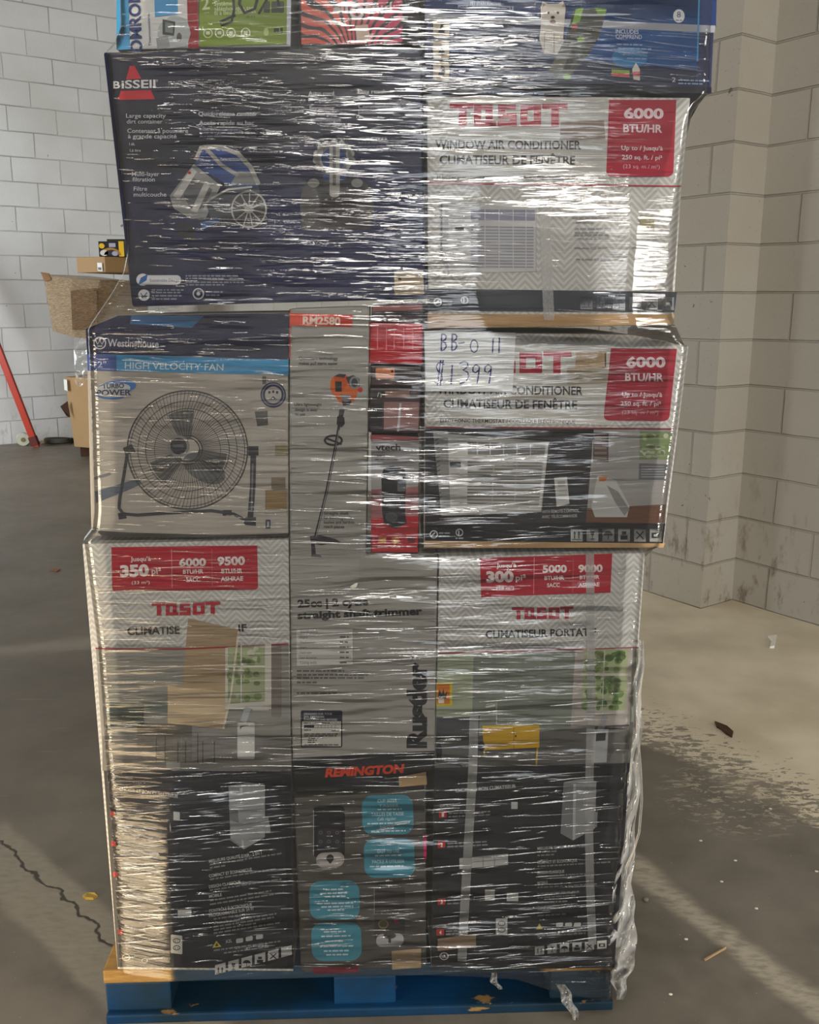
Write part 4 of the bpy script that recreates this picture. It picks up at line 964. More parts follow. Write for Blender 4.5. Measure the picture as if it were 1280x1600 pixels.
FH = Face(1.562, 0.03)
def vacuum():
    g = NG('navy_card'); n = g.noise(2.5, 3)
    card = g.done(g.mix(g.ramp(n, .35, .65), (9, 11, 30), (16, 24, 70)), .4)
    r = carton('vacuum_carton', FH, [(161, 81), (660, 74), (665, 467), (206, 479)], 0.36, card, 'big dark navy vacuum cleaner carton resting above the fan carton', 'carton')
    P = Print(FH); R_ = (196, 26, 48)
    P.poly([(203, 103), (210, 103), (221, 123), (197, 124)], R_, 2); P.poly([(189, 142), (236, 141), (242, 155), (184, 156)], R_, 2)
    P.text('B', 177, 138, 187.5, 138, 11, (214, 212, 212), 3, .02); P.text('iSSEll', 190, 138, 243, 137, 12.5, (214, 212, 212), 3, .02); P.ring(245, 126, 1.6, 1.6, .5, (200, 200, 200), 3, 12); P.build('logo', r)
    P = Print(FH); c = (186, 186, 192)
    L_ = [P.part('feature_lettering') for _ in range(4)]; grp = [P] * 6 + [L_[0]] * 4 + [L_[1]] * 5 + [L_[2]] * 5 + [L_[3]] * 2
    for pp, (s, x0, y, x1, h) in zip(grp, (('Large capacity', 197, 184, 259, 6.6), ('dirt container', 198, 193, 254, 6.6), ('Contenant à poussière', 199, 207.5, 294, 6.6), ('à grande capacité', 200, 216, 276, 6.6), ('1.6L', 202, 227, 211, 4), ('1,6 litre', 203, 237, 220, 4),
                            ('Multi-layer', 206, 275, 249, 6.6), ('filtration', 207, 283.5, 242, 6.6), ('Filtre', 209, 298, 230, 6.6), ('multicouche', 209, 307, 260, 6.6),
                            ('Auto cord', 482, 149, 522, 6.4), ('rewind', 482, 157.5, 509, 6.4), ('Enrouleur', 484, 171.5, 523, 6.4), ('de cordon', 484, 180.5, 524, 6.4), ('automatique', 485, 189.5, 533, 6.4),
                            ('Easy reach', 559, 146, 603, 6.4), ('foot controls', 559, 156, 612, 6.4), ('Commandes par', 560, 169.5, 627, 6.4), ('pédales faciles', 560, 178, 615, 6.4), ('à atteindre', 560, 187.5, 600, 6.4),
                            ('Quick-release canister', 310, 181, 402, 6.4), ('Accès rapide au bac', 311, 195, 397, 6.4))):
        pp.text(s, x0, y, x1, y, h, c, 3, .008)
    for k, (y, a, b) in enumerate(((202, 312, 376), (206, 312, 390), (212, 312, 402), (214, 560, 604), (222, 560, 636), (228, 562, 640), (234, 562, 640))): (L_[3] if a < 400 else L_[2]).dashes(a, y, b, 2.2, (120, 122, 140), 3, 0, k)
    P.build('feature_lettering', r)
    P = Print(FH)                                                      # canister cleaner
    LG = (150, 148, 144)
    P.poly([(265, 306), (303, 256), (345, 290), (322, 340), (298, 342), (272, 326)], (128, 128, 126), 2); P.poly([(284, 300), (300, 276), (332, 296), (318, 326), (300, 330)], (88, 90, 92), 3); P.poly([(300, 262), (308, 268), (280, 312), (270, 306)], (178, 176, 172), 4); P.poly([(320, 284), (328, 290), (308, 332), (298, 330)], (166, 164, 160), 4)
    P.poly([(304, 258), (314, 232), (350, 232), (376, 246), (398, 272), (404, 290), (388, 296), (352, 286)], (34, 62, 120), 3); P.line([(306, 250), (314, 231), (346, 230), (372, 240), (392, 262), (404, 288)], 7, LG, 5); P.line([(322, 232), (346, 258), (372, 274)], 6, LG, 5); P.poly([(372, 268), (400, 270), (406, 288), (360, 288)], (120, 120, 120), 4)
    P.poly([(322, 318), (360, 290), (404, 292), (412, 330), (380, 350), (330, 344)], (60, 64, 74), 3); P.line([(330, 310), (356, 296), (394, 292)], 3, (176, 174, 170), 5)
    P.ell(389, 327, 28, 29, (112, 110, 106), 6, 40); P.ell(389, 327, 25.5, 26.5, (64, 64, 66), 7, 40)
    for k in range(11):
        t = 2 * math.pi * k / 11 + .2; P.line([(389 + 6 * math.cos(t), 327 + 6 * math.sin(t)), (389 + 25 * math.cos(t), 327 + 26 * math.sin(t))], 1.8, (148, 146, 142), 8)
    P.ell(389, 327, 7, 7, (142, 140, 136), 9, 20); P.ring(389, 327, 28, 29, 2.4, (156, 154, 150), 8, 40); P.poly([(312, 348), (340, 340), (346, 344), (318, 358)], (44, 84, 140), 4); P.poly([(280, 346), (304, 352), (304, 378), (278, 370)], (30, 30, 36), 2)
    P.ell(296, 270, 3, 2.4, (160, 30, 44), 6, 12); P.build('cleaner_picture', r)
    P = Print(FH)                                                      # the same seen from behind
    P.poly([(473, 290), (490, 280), (560, 278), (578, 290), (582, 330), (580, 358), (472, 360), (470, 326)], (58, 56, 58), 2); P.ell(484, 320, 15, 34, (78, 76, 76), 3, 28); P.ell(570, 322, 14, 34, (66, 64, 66), 3, 28)
    P.ring(522, 248, 29, 26, 9, LG, 4, 44); P.ell(522, 248, 21, 20, (30, 58, 112), 3, 30); P.rrect(505, 222, 541, 284, 8, (46, 66, 110), 4); P.rrect(515, 224, 531, 308, 6, (150, 148, 142), 6); P.rect(520, 226, 525, 290, (96, 96, 100), 7, 0, 2)
    for k in range(10):
        t = math.radians(150 + 24 * k); P.ell(522 + 28 * math.cos(t), 248 + 25 * math.sin(t), 5.5, 5.5, LG, 4, 14)
    P.ell(490, 286, 9, 7, (136, 134, 130), 5, 20); P.ell(558, 286, 9, 7, (128, 126, 124), 5, 20); P.rect(502, 300, 556, 352, (44, 42, 44), 3); P.build('rear_picture', r)
    P = Print(FH); P.rrect(214, 430, 283, 445, 7, (206, 206, 210), 2); P.ell(223, 437, 10, 9.5, (212, 212, 216), 3, 24); P.poly([(216, 445), (220, 434), (231, 428), (229, 438), (221, 443)], (34, 92, 156), 4); P.text('Sustainable Design', 234, 440.5, 280, 440, 5, (90, 96, 120), 4)
    P.ell(225, 461, 9, 9, (190, 190, 196), 2, 24); P.ring(310, 459, 9, 9, 2, (190, 190, 196), 2, 24); P.line([(220, 458), (224, 464), (230, 457)], 1.6, (50, 54, 80), 3); P.ell(310, 459, 3, 3, (190, 190, 196), 3, 12); P.rect(221, 462, 230, 466, (50, 54, 80), 3, 0, 1)
    for k, (y, a, b) in enumerate(((430, 290, 372), (434, 290, 350), (440, 290, 382), (444, 290, 350), (452, 237, 288), (456, 237, 282), (461, 237, 284), (466, 237, 276), (455, 322, 350), (460, 322, 345), (408, 600, 640), (412, 590, 660))): P.dashes(a, y, b, 2.2, (130, 132, 150), 3, 0, k)
    P.build('design_badge', r)
    P = Print(FH, .003); P.quad((616, 424), (661, 422), (663, 460), (617, 461), (176, 160, 130), 1, 1); P.rect(622, 434, 627, 438, (80, 72, 60), 2, 0, 1); P.build('shipping_label', r)
vacuum()

# ================================================================ top row
FO = Face(1.574, 0.03)
def top_row():
    r = carton('thermometer_carton', FO, [(183, -110), (306, -110), (311, 75), (182, 78)], 0.2, ink((214, 213, 210), .5), 'white and blue thermometer carton standing on the navy vacuum carton', 'carton')
    P = Print(FO); P.quad((182, -110), (199, -110), (203, 77), (182, 78), (64, 150, 200), 2, 1); P.part('blue_panel').quad((238, -110), (278, -110), (278, 22), (242, 26), (66, 150, 204), 2, 1); P.part('red_band').quad((290, -110), (306, -110), (311, 75), (294, 76), (150, 26, 40), 2, 1); P.build('blue_band', r)
    P = Print(FO); P.text('OMRON', 222, 82, 218, -14, 18, (32, 50, 110), 3, .03); P.text('Thermomètre', 236.5, 72, 234, 22, 4.4, (60, 74, 120), 3); P.build('lettering', r)
    P = Print(FO); P.poly([(248, 40), (270, 22), (292, 30), (298, 52), (292, 72), (262, 76), (246, 58)], (176, 180, 180), 3); P.poly([(254, 30), (274, 34), (272, 56), (254, 54)], (58, 62, 64), 4); P.poly([(258, 34), (271, 37), (270, 52), (258, 50)], (120, 128, 122), 5); P.ell(280, 58, 4, 7, (96, 92, 92), 5, 16); P.poly([(244, 60), (262, 54), (266, 74), (246, 78)], (150, 152, 150), 4); P.build('device_picture', r)

    r = carton('phone_system_carton', FO, [(310, -110), (456, -110), (454, 73), (312, 75)], 0.2, ink((206, 206, 206), .5), 'lime green phone system carton with black marker scrawl', 'carton')
    P = Print(FO); P.quad((310, -110), (449, -110), (448, 69), (312, 73), (116, 140, 30), 2, 2); P.quad((449, -110), (456, -110), (454, 73), (448, 69), (196, 200, 208), 2, 1); P.build('green_print', r)
    P = Print(FO); c = (206, 214, 168)
    P.text('2', 316, 15, 328, 14, 19, c, 3, .02); P.text('Système', 335, 9, 363, 8, 6.5, c, 3, .02); P.text('téléphonique sans', 335, 17, 400, 15, 6.5, c, 3, .01); P.text('fil à deux combinés', 335, 24, 400, 20, 6.5, c, 3, .01)
    for k, x in enumerate((325, 343, 361, 384)):
        P.ring(x, 52 - k * .4, 7.4, 7.6, 1.6, c, 4, 24); P.rect(x - 3, 49, x + 3, 54, c, 4, 0, 1)
    P.ell(416, 50, 4, 6, (176, 190, 110), 3, 16); P.rect(428, 44, 436, 51, (44, 58, 24), 3, 0, 1); P.rect(438, 43, 442, 52, (44, 58, 24), 3, 0, 1)
    for x in (412, 424, 434): P.rrect(x, 2, x + 10, 20, 2, (60, 66, 52), 3)
    P.dashes(385, 25, 402, 2, (60, 80, 20), 4); P.build('lettering', r)
    P = Print(FO); K = (20, 22, 18)
    P.line([(370, -40), (364, -8), (366, 14), (362, 34), (346, 40), (344, 34), (368, 24)], 4, K, 6); P.line([(380, -30), (374, 6), (382, 20), (398, 14), (404, -8), (398, -24)], 5, K, 6); P.line([(404, 22), (420, -6), (430, -22), (436, 10)], 4, K, 6); P.build('marker_scrawl', r, 'black marker scrawl')

    def fern():
        g = NG('feather_print_card')
        ang = g.math('ARCTAN2', g.sub(g.x, -.005), g.add(g.z, .04)); rad = g.math('SQRT', g.add(g.mul(g.x, g.x), g.mul(g.add(g.z, .04), g.add(g.z, .04))))
        v = g.add(g.mul(ang, 7.0), g.add(g.mul(g.sub(g.noise(14, 2), .5), 2.4), g.mul(g.math('SINE', g.mul(rad, 38.0)), g.mul(ang, 1.2))))
        st = g.ramp(g.math('PINGPONG', g.add(v, 40.0), .5), .17, .24)
        hot = g.mix(g.ramp(g.x, -.06, .06), (206, 78, 58), (186, 44, 84))
        return g.done(g.mix(st, (44, 20, 30), hot), .4)
    r = carton('feather_print_box', FO, [(460, -110), (654, -110), (658, 71), (468, 72)], 0.22, ink((34, 30, 34), .5), 'black box with red feather print, set upside down', 'box')
    P = Print(FO); P.quad((470, -110), (628, -110), (629, 69), (471, 69), fern(), 2, 2); P.quad((630, -110), (654, -110), (656, 70), (631, 69), (44, 38, 40), 2, 1); P.build('feather_print', r)
    P = Print(FO); c = (206, 200, 196)
    P.text('plus', 612, 8.5, 571, 9, 13, c, 4, .01); P.text('O', 569, 8, 546, 9, 21, c, 4, .03); P.text('ne', 544, 11.5, 521, 12, 13, c, 4, .05); P.build('wordmark', r)
    P = Print(FO, .003); P.quad((555, 40), (575, 38), (579, 63), (558, 66), (216, 190, 170), 1, 1); P.build('price_sticker', r)

    FP = Face(1.560, 0.03)
    r = carton('pet_cleaner_carton', FP, [(664, -110), (1124, -110), (1112, 146), (664, 132)], 0.34, ink((22, 32, 66), .4), 'wide blue pet stain cleaner carton with a white dog pictured', 'carton')
    P = Print(FP)
    P.quad((664, -110), (1123, -110), (1119, 42), (664, 24), (20, 46, 96), 1, 2); P.quad((664, 20), (1118, 40), (1117, 51), (664, 32), (150, 152, 160), 2, 2); P.quad((900, -110), (1090, -110), (1090, 110), (880, 90), (22, 74, 132), 1, 2)
    P.line([(1094, -60), (1090, 96)], 2.5, (52, 140, 190), 3); P.quad((664, 124), (1112, 136), (1112, 146), (664, 132), (16, 20, 38), 3, 2); P.build('front_print', r)
    P = Print(FP); W_ = (204, 196, 184)
    P.poly([(845, 14), (848, 2), (856, 6), (872, 6), (880, 1), (884, 12), (882, 34), (880, 60), (888, 80), (872, 86), (862, 84), (850, 84), (843, 60), (846, 34)], W_, 4); P.poly([(846, 12), (849, 3), (853, 8)], (170, 150, 130), 5); P.poly([(881, 4), (884, 12), (878, 10)], (170, 150, 130), 5)
    P.ell(857, 20, 2, 2, (40, 36, 34), 6, 10); P.ell(872, 20, 2, 2, (40, 36, 34), 6, 10); P.ell(864, 27, 3.4, 2.6, (40, 36, 34), 6, 12); P.ell(864, 34, 4.6, 3.4, (120, 70, 66), 6, 14); P.line([(852, 50), (850, 82)], 2, (170, 160, 148), 5); P.line([(866, 50), (866, 84)], 2, (170, 160, 148), 5); P.build('dog_picture', r)
    P = Print(FP); P.poly([(896, 18), (930, 12), (946, 24), (936, 60), (918, 88), (890, 120), (868, 122), (856, 112), (884, 60)], (58, 60, 54), 6); P.poly([(900, 14), (912, 12), (906, 34), (894, 38)], (120, 160, 50), 7); P.poly([(930, 12), (948, 14), (946, 24), (934, 22)], (112, 150, 46), 7); P.poly([(884, 60), (898, 66), (876, 118), (858, 110)], (96, 94, 84), 7); P.ell(898, 42, 5, 5, (150, 52, 40), 8, 14); P.ell(886, 120, 6, 5, (112, 150, 46), 8, 14); P.ell(908, 62, 6, 4, (120, 160, 50), 8, 14); P.poly([(904, 68), (916, 60), (908, 90), (892, 108)], (78, 80, 76), 7); P.build('cleaner_picture', r)
    P = Print(FP); c = (190, 194, 206)
    P.text('PET STAIN REMOVAL', 735, 7.5, 784, 9, 5.5, c, 4, .02); P.text('POUR UN NETTOYAGE FACILE', 716, 12.5, 803, 16, 4.6, c, 4); P.text('DES TACHES DES ANIMAUX', 728, 18, 798, 22, 4.6, c, 4)
    P.text('SPRAY, SCRUB & SUCTION', 705, 70, 757, 72, 4, c, 4); P.text('INCLUDES', 962, 52, 998, 53, 6.5, c, 4, .015); P.text('COMPREND', 962, 60, 1003, 61, 6.5, c, 4); P.text('2', 1050, 128, 1056, 128, 7, c, 4)
    for k, (y, a, b) in enumerate(((36, 705, 750), (41, 705, 735), (75, 704, 765), (79, 704, 758), (84, 704, 770), (100, 708, 752), (106, 704, 750), (116, 704, 740), (68, 964, 1006), (74, 966, 1018), (80, 966, 1016), (90, 980, 1010), (124, 1060, 1108), (129, 1060, 1098), (143, 755, 850))): P.dashes(a, y, b, 2.2, (128, 146, 180), 4, .03, k)
    P.ell(1061, 25, 9, 10.5, (200, 204, 206), 4, 26); P.text('8', 1058, 27, 1064, 27, 9, (60, 66, 80), 5); P.dashes(1056, 31, 1066, 1.6, (90, 96, 110), 5); P.build('lettering', r)
    P = Print(FP)
    for y in (30, 63, 96): q_ = P.part('step_picture'); q_.rrect(677, y, 702, y + 29, 4, (186, 172, 150), 4, .02); q_.poly([(684, y + 22), (690, y + 6), (696, y + 10), (694, y + 24)], (70, 66, 66), 5)
    P.quad((956, 108), (984, 110), (984, 121), (956, 119), (176, 70, 62), 4, 1); P.quad((956, 108), (984, 110), (984, 115), (956, 113), (126, 160, 70), 5, 1); P.poly([(990, 124), (988, 108), (994, 98), (1000, 108), (1000, 126)], (206, 200, 190), 5); P.rect(989, 112, 1000, 119, (178, 66, 66), 6, 0, 1); P.ell(984, 90, 28, 16, (46, 116, 168), 2, 26); P.build('accessory_picture', r)
top_row()

# ---------------------------------------------------------------- handwritten price sign
FS = Face(1.5575, 0.034)
fs = [FS.at(*p) for p in ((663, 517), (806, 520), (801, 613), (665, 611))]
sign = root('price_sign', (fs[0].x, fs[0].y + .002, min(p.z for p in fs)), 'white paper sheet with a handwritten blue code and price', 'sign')
pn = 8
P = Print(FS, 0.0); P.quad((663, 517), (806, 520), (801, 613), (665, 611), ink((224, 224, 221), .6), 0, 10); P.build('paper', sign)
def hw(pts): return [(640 + x / 2.783, 490 + y / 2.783) for x, y in pts]
P = Print(FS, 0.0); INK = (28, 36, 112)
def st(pts, w=2.3): P.line(hw(pts), w, INK, 3)
for o in (0, 46):
    st([(140 + o, 88), (138 + o, 162)]); st([(138 + o, 90), (152 + o, 90), (160 + o, 98), (157 + o, 112), (141 + o, 122)]); st([(141 + o, 122), (156 + o, 127), (160 + o, 142), (152 + o, 156), (136 + o, 162)])
st([(212, 130), (240, 126)]); P.ring(640 + 281 / 2.783, 490 + 142 / 2.783, 6.6, 10.5, 1.8, INK, 3, 30)
st([(364, 108), (361, 172)]); st([(391, 104), (389, 172)])
st([(152, 222), (140, 214), (124, 216), (116, 232), (124, 250), (140, 264), (143, 284), (134, 298), (116, 302), (104, 296)], 2.1); st([(136, 202), (121, 312)]); st([(147, 202), (134, 312)])
st([(186, 222), (181, 308)]); st([(216, 218), (238, 208), (254, 216), (252, 232), (233, 246), (252, 254), (258, 272), (246, 294), (218, 306)])
for o in (0, 52): st([(304 + o, 232), (290 + o, 222), (277 + o, 232), (275 + o, 250), (288 + o, 258), (303 + o, 244), (304 + o, 228), (300 + o, 270), (294 + o, 304)])
P.build('handwriting', sign, 'blue ballpoint handwriting')
# ---------------------------------------------------------------- things along the back wall
def tf_at(c, rz):
    co, s = math.cos(rz), math.sin(rz)
    return lambda x, y, z: (c[0] + x * co - y * s, c[1] + x * s + y * co, c[2] + z)
BR = ink((150, 120, 82), .7, vary=.10, scale=5); BR2 = ink((126, 92, 58), .7, vary=.12, scale=5); DKB = ink((66, 40, 24), .7)
AW = math.atan2(0.575, 0.818)

b0 = on_floor(137, 713)
t0 = tf_at((b0.x, b0.y, 0), 0.25)
wp = root('wooden_skid', (b0.x, b0.y, 0), 'dark wooden skid under the leaning brown carton by the back wall', 'skid')
for y in (0.0, 0.28, 0.56): bm_obj('runner', box_bm(-.06, .66, y, y + .09, 0, .085, .003, t0), DKB, wp)
for k in range(4): bm_obj('slat', box_bm(-.06 + k * .19, .09 + k * .19, 0, .65, .086, .105, .002, t0), DKB, wp)
# leaning brown carton
c0 = root('leaning_carton', (b0.x, b0.y + .1, .106), 'plain brown carton leaning on the skid, lowest of the rear stack', 'carton')
fr = [at_depth(101, 589, 8.42), at_depth(138, 598, 8.30), at_depth(150, 700, 8.30), at_depth(116, 694, 8.42)]
fr2 = [p + Vector((0.62, .1, 0)) for p in (fr[1], fr[2])]
fl = [fr[0], fr[1], fr2[0], fr2[0] + Vector((-.1, .62, 0)), fr[0] + Vector((.15, .5, 0))]
ll = [fr[3], fr[2], fr2[1], fr2[1] + Vector((-.1, .62, 0)), fr[3] + Vector((.15, .5, 0))]
bm_obj('carton', prism_bm([Vector((p.x, p.y, fr[0].z)) for p in fl], [Vector((p.x, p.y, .107)) for p in ll], .004), BR, c0)
a, b = at_depth(96, 636, 8.36), at_depth(106, 650, 8.36)
mesh_obj('flap', [at_depth(94, 635, 8.35), at_depth(105, 627, 8.37), at_depth(109, 652, 8.37), at_depth(104, 650, 8.35)] + [p + Vector((0, .012, 0)) for p in (at_depth(94, 635, 8.35), at_depth(105, 627, 8.37), at_depth(109, 652, 8.37), at_depth(104, 650, 8.35))],
         [(0, 1, 2, 3), (7, 6, 5, 4), (0, 4, 5, 1), (1, 5, 6, 2), (2, 6, 7, 3), (3, 7, 4, 0)], DKB, c0)
lb = [at_depth(101, 592, 8.405), at_depth(106, 593.5, 8.385), at_depth(107, 611, 8.385), at_depth(102, 609, 8.405)]
mesh_obj('label', [p + Vector((-.004, -.012, 0)) for p in lb], [(0, 1, 2, 3)], ink((206, 204, 198)), c0)
ztop = fr[0].z
# middle carton, mostly hidden
zmid = at_depth(205, 536, 8.3).z
mc = root('middle_carton', (b0.x + .55, b0.y + .35, ztop + .002), 'brown carton hidden in film, between the leaning carton and the wrapped carton', 'carton')
bm_obj('carton', box_bm(.08, .85, .05, .60, ztop + .003, zmid - .003, .005, tf_at((b0.x, b0.y, 0), .12)), BR2, mc)

# big carton in wrinkled film
wc_p = [at_depth(66, 428, 8.25), at_depth(112, 436, 8.12), at_depth(155, 437, 8.12), at_depth(205, 440, 8.30)]
wb_p = [at_depth(82, 518, 8.25), at_depth(116, 528, 8.12), at_depth(150, 530, 8.12), at_depth(205, 532, 8.30)]
def crumple(scale=60, strength=.8, dist=.02, tint=((150, 122, 88), (188, 166, 134)), stretch=(1, 1, 4)):
    g = NG('film_over_kraft'); n = g.noise(scale * .2, 5, g.vec(stretch, (0, .12, 0)), .6, .6)
    return g.done(g.mix(g.ramp(n, .3, .7), *tint), .28, g.bump(n, strength, dist), .7)
wr = root('wrapped_carton', (wc_p[1].x, wc_p[1].y + .3, min(p.z for p in wb_p)), 'brown carton in wrinkled clear film, jutting out of the rear stack', 'carton')
def top_back(ps): return [ps[3] + Vector((0, .55, 0)), ps[0] + Vector((.2, .6, 0))]
bm = prism_bm(wc_p + top_back(wc_p), wb_p + top_back(wb_p), .015)
bm_obj('carton', bm, crumple(150, 1.0, .03), wr)
pt = [at_depth(111, 454, 8.105), at_depth(152, 450, 8.105), at_depth(153, 512, 8.105), at_depth(114, 516, 8.105)]
mesh_obj('darker_panel', [p + Vector((0, -.012, 0)) for p in pt], [(0, 1, 2, 3)], crumple(150, 1.0, .03, tint=((104, 76, 48), (150, 120, 84))), wr)
mesh_obj('corner_flap', [at_depth(63, 425, 8.22), at_depth(76, 427, 8.22), at_depth(80, 437, 8.2), at_depth(70, 440, 8.2)] + [p + Vector((0, .015, 0)) for p in (at_depth(63, 425, 8.22), at_depth(76, 427, 8.22), at_depth(80, 437, 8.2), at_depth(70, 440, 8.2))],
         [(0, 1, 2, 3), (7, 6, 5, 4), (0, 4, 5, 1), (1, 5, 6, 2), (2, 6, 7, 3), (3, 7, 4, 0)], BR2, wr)

tcz = max(p.z for p in wc_p) + .004
cp = [at_depth(119, 402, 8.05), at_depth(164, 412, 7.92), at_depth(205, 410, 8.05)]
bp = [at_depth(121, 432, 8.05), at_depth(164, 444, 7.92), at_depth(205, 442, 8.05)]
zt, zb = at_depth(119, 402, 8.05).z, tcz
tp = root('top_carton', (cp[1].x, cp[1].y + .3, zb), 'plain closed brown carton with a white label, sitting on the wrapped carton', 'carton')
plan = [(p.x, p.y) for p in cp] + [(cp[2].x + .05, cp[2].y + .5), (cp[0].x + .2, cp[0].y + .6)]
bm_obj('carton', prism_bm([Vector((x, y, zt)) for x, y in plan], [Vector((x, y, zb)) for x, y in plan], .006), BR, tp)
def on_left_face(u, z): return Vector((cp[0].x * (1 - u) + cp[1].x * u, cp[0].y * (1 - u) + cp[1].y * u - .006, z))
H_ = zt - zb
mesh_obj('label', [on_left_face(u, zb + H_ * v) + Vector((-.004, -.004, 0)) for u, v in ((.76, .62), (.93, .60), (.93, .06), (.76, .10))], [(0, 1, 2, 3)], ink((206, 203, 196)), tp)
mesh_obj('barcode', [on_left_face(u, zb + H_ * v) + Vector((-.006, -.006, 0)) for u, v in ((.79, .32), (.90, .31), (.90, .14), (.79, .16))], [(0, 1, 2, 3)], ink((96, 92, 90)), tp)
# little black and yellow carton on top
FZ = Face(7.98, 0.0)
bx = [FZ.at(*p) for p in ((153, 374), (187, 376), (187, 398), (153, 398))]
zz = zt + .002; up = zz - bx[3].z
sm = root('small_tool_carton', (bx[0].x + .1, bx[0].y + .1, zz), 'small black and yellow carton on the plain brown carton', 'carton')
hh = bx[0].z - bx[3].z; wdt = .21
bm_obj('carton', box_bm(bx[0].x, bx[0].x + wdt, 7.98, 8.14, zz, zz + hh, .003), ink((26, 24, 24), .4), sm)
bm_obj('raised_flap', box_bm(bx[0].x + .035, bx[0].x + wdt, 8.10, 8.12, zz + hh, zz + hh + .025, .001), ink((40, 40, 28), .5), sm)
def sq(u0, v0, u1, v1): return [Vector((bx[0].x + wdt * u, 7.976, zz + hh * v)) for u, v in ((u0, v1), (u1, v1), (u1, v0), (u0, v0))]
def disc(cu, cv, ru, rv, lift=0, a0=0, a1=360): return [Vector((bx[0].x + wdt * (cu + ru * math.cos(math.radians(a0 + (a1 - a0) * k / 20))), 7.975 - lift, zz + hh * (cv + rv * math.sin(math.radians(a0 + (a1 - a0) * k / 20))))) for k in range(20)]
pv, pf, pm = [], [], []
for pts, mi in ((disc(.14, .70, .11, .17), 0), (sq(.80, .0, 1, 1), 0), (disc(.46, .08, .42, .50, .0005, 0, 180), 1), (disc(.50, .06, .30, .38, .001, 0, 180), 2), (disc(.22, .24, .16, .2, .001), 3), (sq(.42, .62, .68, .88), 4), (disc(.64, .2, .12, .16, .0015), 4)):
    n = len(pv); pv += pts; pf.append(tuple(range(n, n + len(pts)))); pm.append(mi)
mesh_obj('front_print', pv, pf, [ink((206, 164, 24)), ink((150, 108, 40)), ink((40, 34, 32)), ink((196, 190, 180)), ink((150, 148, 168))], sm, pm)

# clear film hanging off the rear stack
def film_mat(name, base=0.10, gain=1.3, rough=0.12, white=0.25, bump=None, milk=(0.9, 0.9, 0.88, 1), fres=0.5):
    m = bpy.data.materials.new(name); m.use_nodes = True; nt = m.node_tree
    nt.nodes.remove(nt.nodes['Principled BSDF']); out = nt.nodes['Material Output']
    tr = nt.nodes.new('ShaderNodeBsdfTransparent'); tr.inputs[0].default_value = (.985, .985, .985, 1)
    gl = nt.nodes.new('ShaderNodeBsdfGlossy'); gl.inputs['Roughness'].default_value = rough; gl.inputs['Color'].default_value = (1, 1, 1, 1)
    df = nt.nodes.new('ShaderNodeBsdfDiffuse'); df.inputs[0].default_value = milk
    lw = nt.nodes.new('ShaderNodeFresnel'); lw.inputs['IOR'].default_value = 1.5
    ma = nt.nodes.new('ShaderNodeMath'); ma.operation = 'MULTIPLY_ADD'; nt.links.new(lw.outputs[0], ma.inputs[0]); ma.inputs[1].default_value = gain; ma.inputs[2].default_value = base; ma.use_clamp = True
    mi = nt.nodes.new('ShaderNodeMixShader'); mi.inputs[0].default_value = white; nt.links.new(gl.outputs[0], mi.inputs[1]); nt.links.new(df.outputs[0], mi.inputs[2])
    mo = nt.nodes.new('ShaderNodeMixShader'); nt.links.new(ma.outputs[0], mo.inputs[0]); nt.links.new(tr.outputs[0], mo.inputs[1]); nt.links.new(mi.outputs[0], mo.inputs[2])
    nt.links.new(mo.outputs[0], out.inputs['Surface'])
    if bump:
        nrm = bump(nt); 
        for n in (gl, lw): nt.links.new(nrm, n.inputs['Normal'])
    return m
def streaks(nt):
    """Taut horizontal wrinkles, some of them running at a slant."""
    tc = nt.nodes.new('ShaderNodeTexCoord'); P = tc.outputs['Object']
    def nz(scale, rot, det, dist=0.0, rough=.5):
        mp = nt.nodes.new('ShaderNodeMapping'); nt.links.new(P, mp.inputs[0]); mp.inputs['Scale'].default_value = scale; mp.inputs['Rotation'].default_value = (0, rot, 0)
        n = nt.nodes.new('ShaderNodeTexNoise'); nt.links.new(mp.outputs[0], n.inputs['Vector']); n.inputs['Scale'].default_value = 1; n.inputs['Detail'].default_value = det; n.inputs['Distortion'].default_value = dist; n.inputs['Roughness'].default_value = rough
        c = nt.nodes.new('ShaderNodeMath'); c.operation = 'SUBTRACT'; nt.links.new(n.outputs['Fac'], c.inputs[0]); c.inputs[1].default_value = .5
        return c.outputs[0]
    def m(op, a, b):
        n = nt.nodes.new('ShaderNodeMath'); n.operation = op
        for i, v in enumerate((a, b)):
            if hasattr(v, 'links'): nt.links.new(v, n.inputs[i])
            else: n.inputs[i].default_value = v
        return n.outputs[0]
    fine = nz((9, 9, 150), 0.0, 2); mid = nz((5, 5, 62), 0.05, 3, .4); slant = nz((6, 6, 80), -.10, 2); patch = nz((3.2, 3.2, 5), 0, 2)
    amp = nt.nodes.new('ShaderNodeMapRange'); nt.links.new(patch, amp.inputs[0]); amp.inputs['From Min'].default_value = -.12; amp.inputs['From Max'].default_value = .16; amp.inputs['To Min'].default_value = .30; amp.inputs['To Max'].default_value = 1.4
    h = m('ADD', m('MULTIPLY', fine, .35), m('ADD', m('MULTIPLY', mid, 1.0), m('MULTIPLY', slant, .7)))
    at = nt.nodes.new('ShaderNodeAttribute'); at.attribute_name = 'tension'
    h = m('MULTIPLY', m('MULTIPLY', h, amp.outputs[0]), at.outputs['Fac'])
    b = nt.nodes.new('ShaderNodeBump'); b.inputs['Strength'].default_value = 1.0; b.inputs['Distance'].default_value = STREAK_D; nt.links.new(h, b.inputs['Height'])
    return b.outputs[0]
STREAK_D = 0.0075
FILM = film_mat('stretch_film', 0.010, 1.25, 0.07, 0.03, streaks)
FILM2 = film_mat('bunched_film', 0.10, 1.8, 0.10, 0.30)
FILM3 = film_mat('loose_film', 0.12, 1.4, 0.2, 0.5)

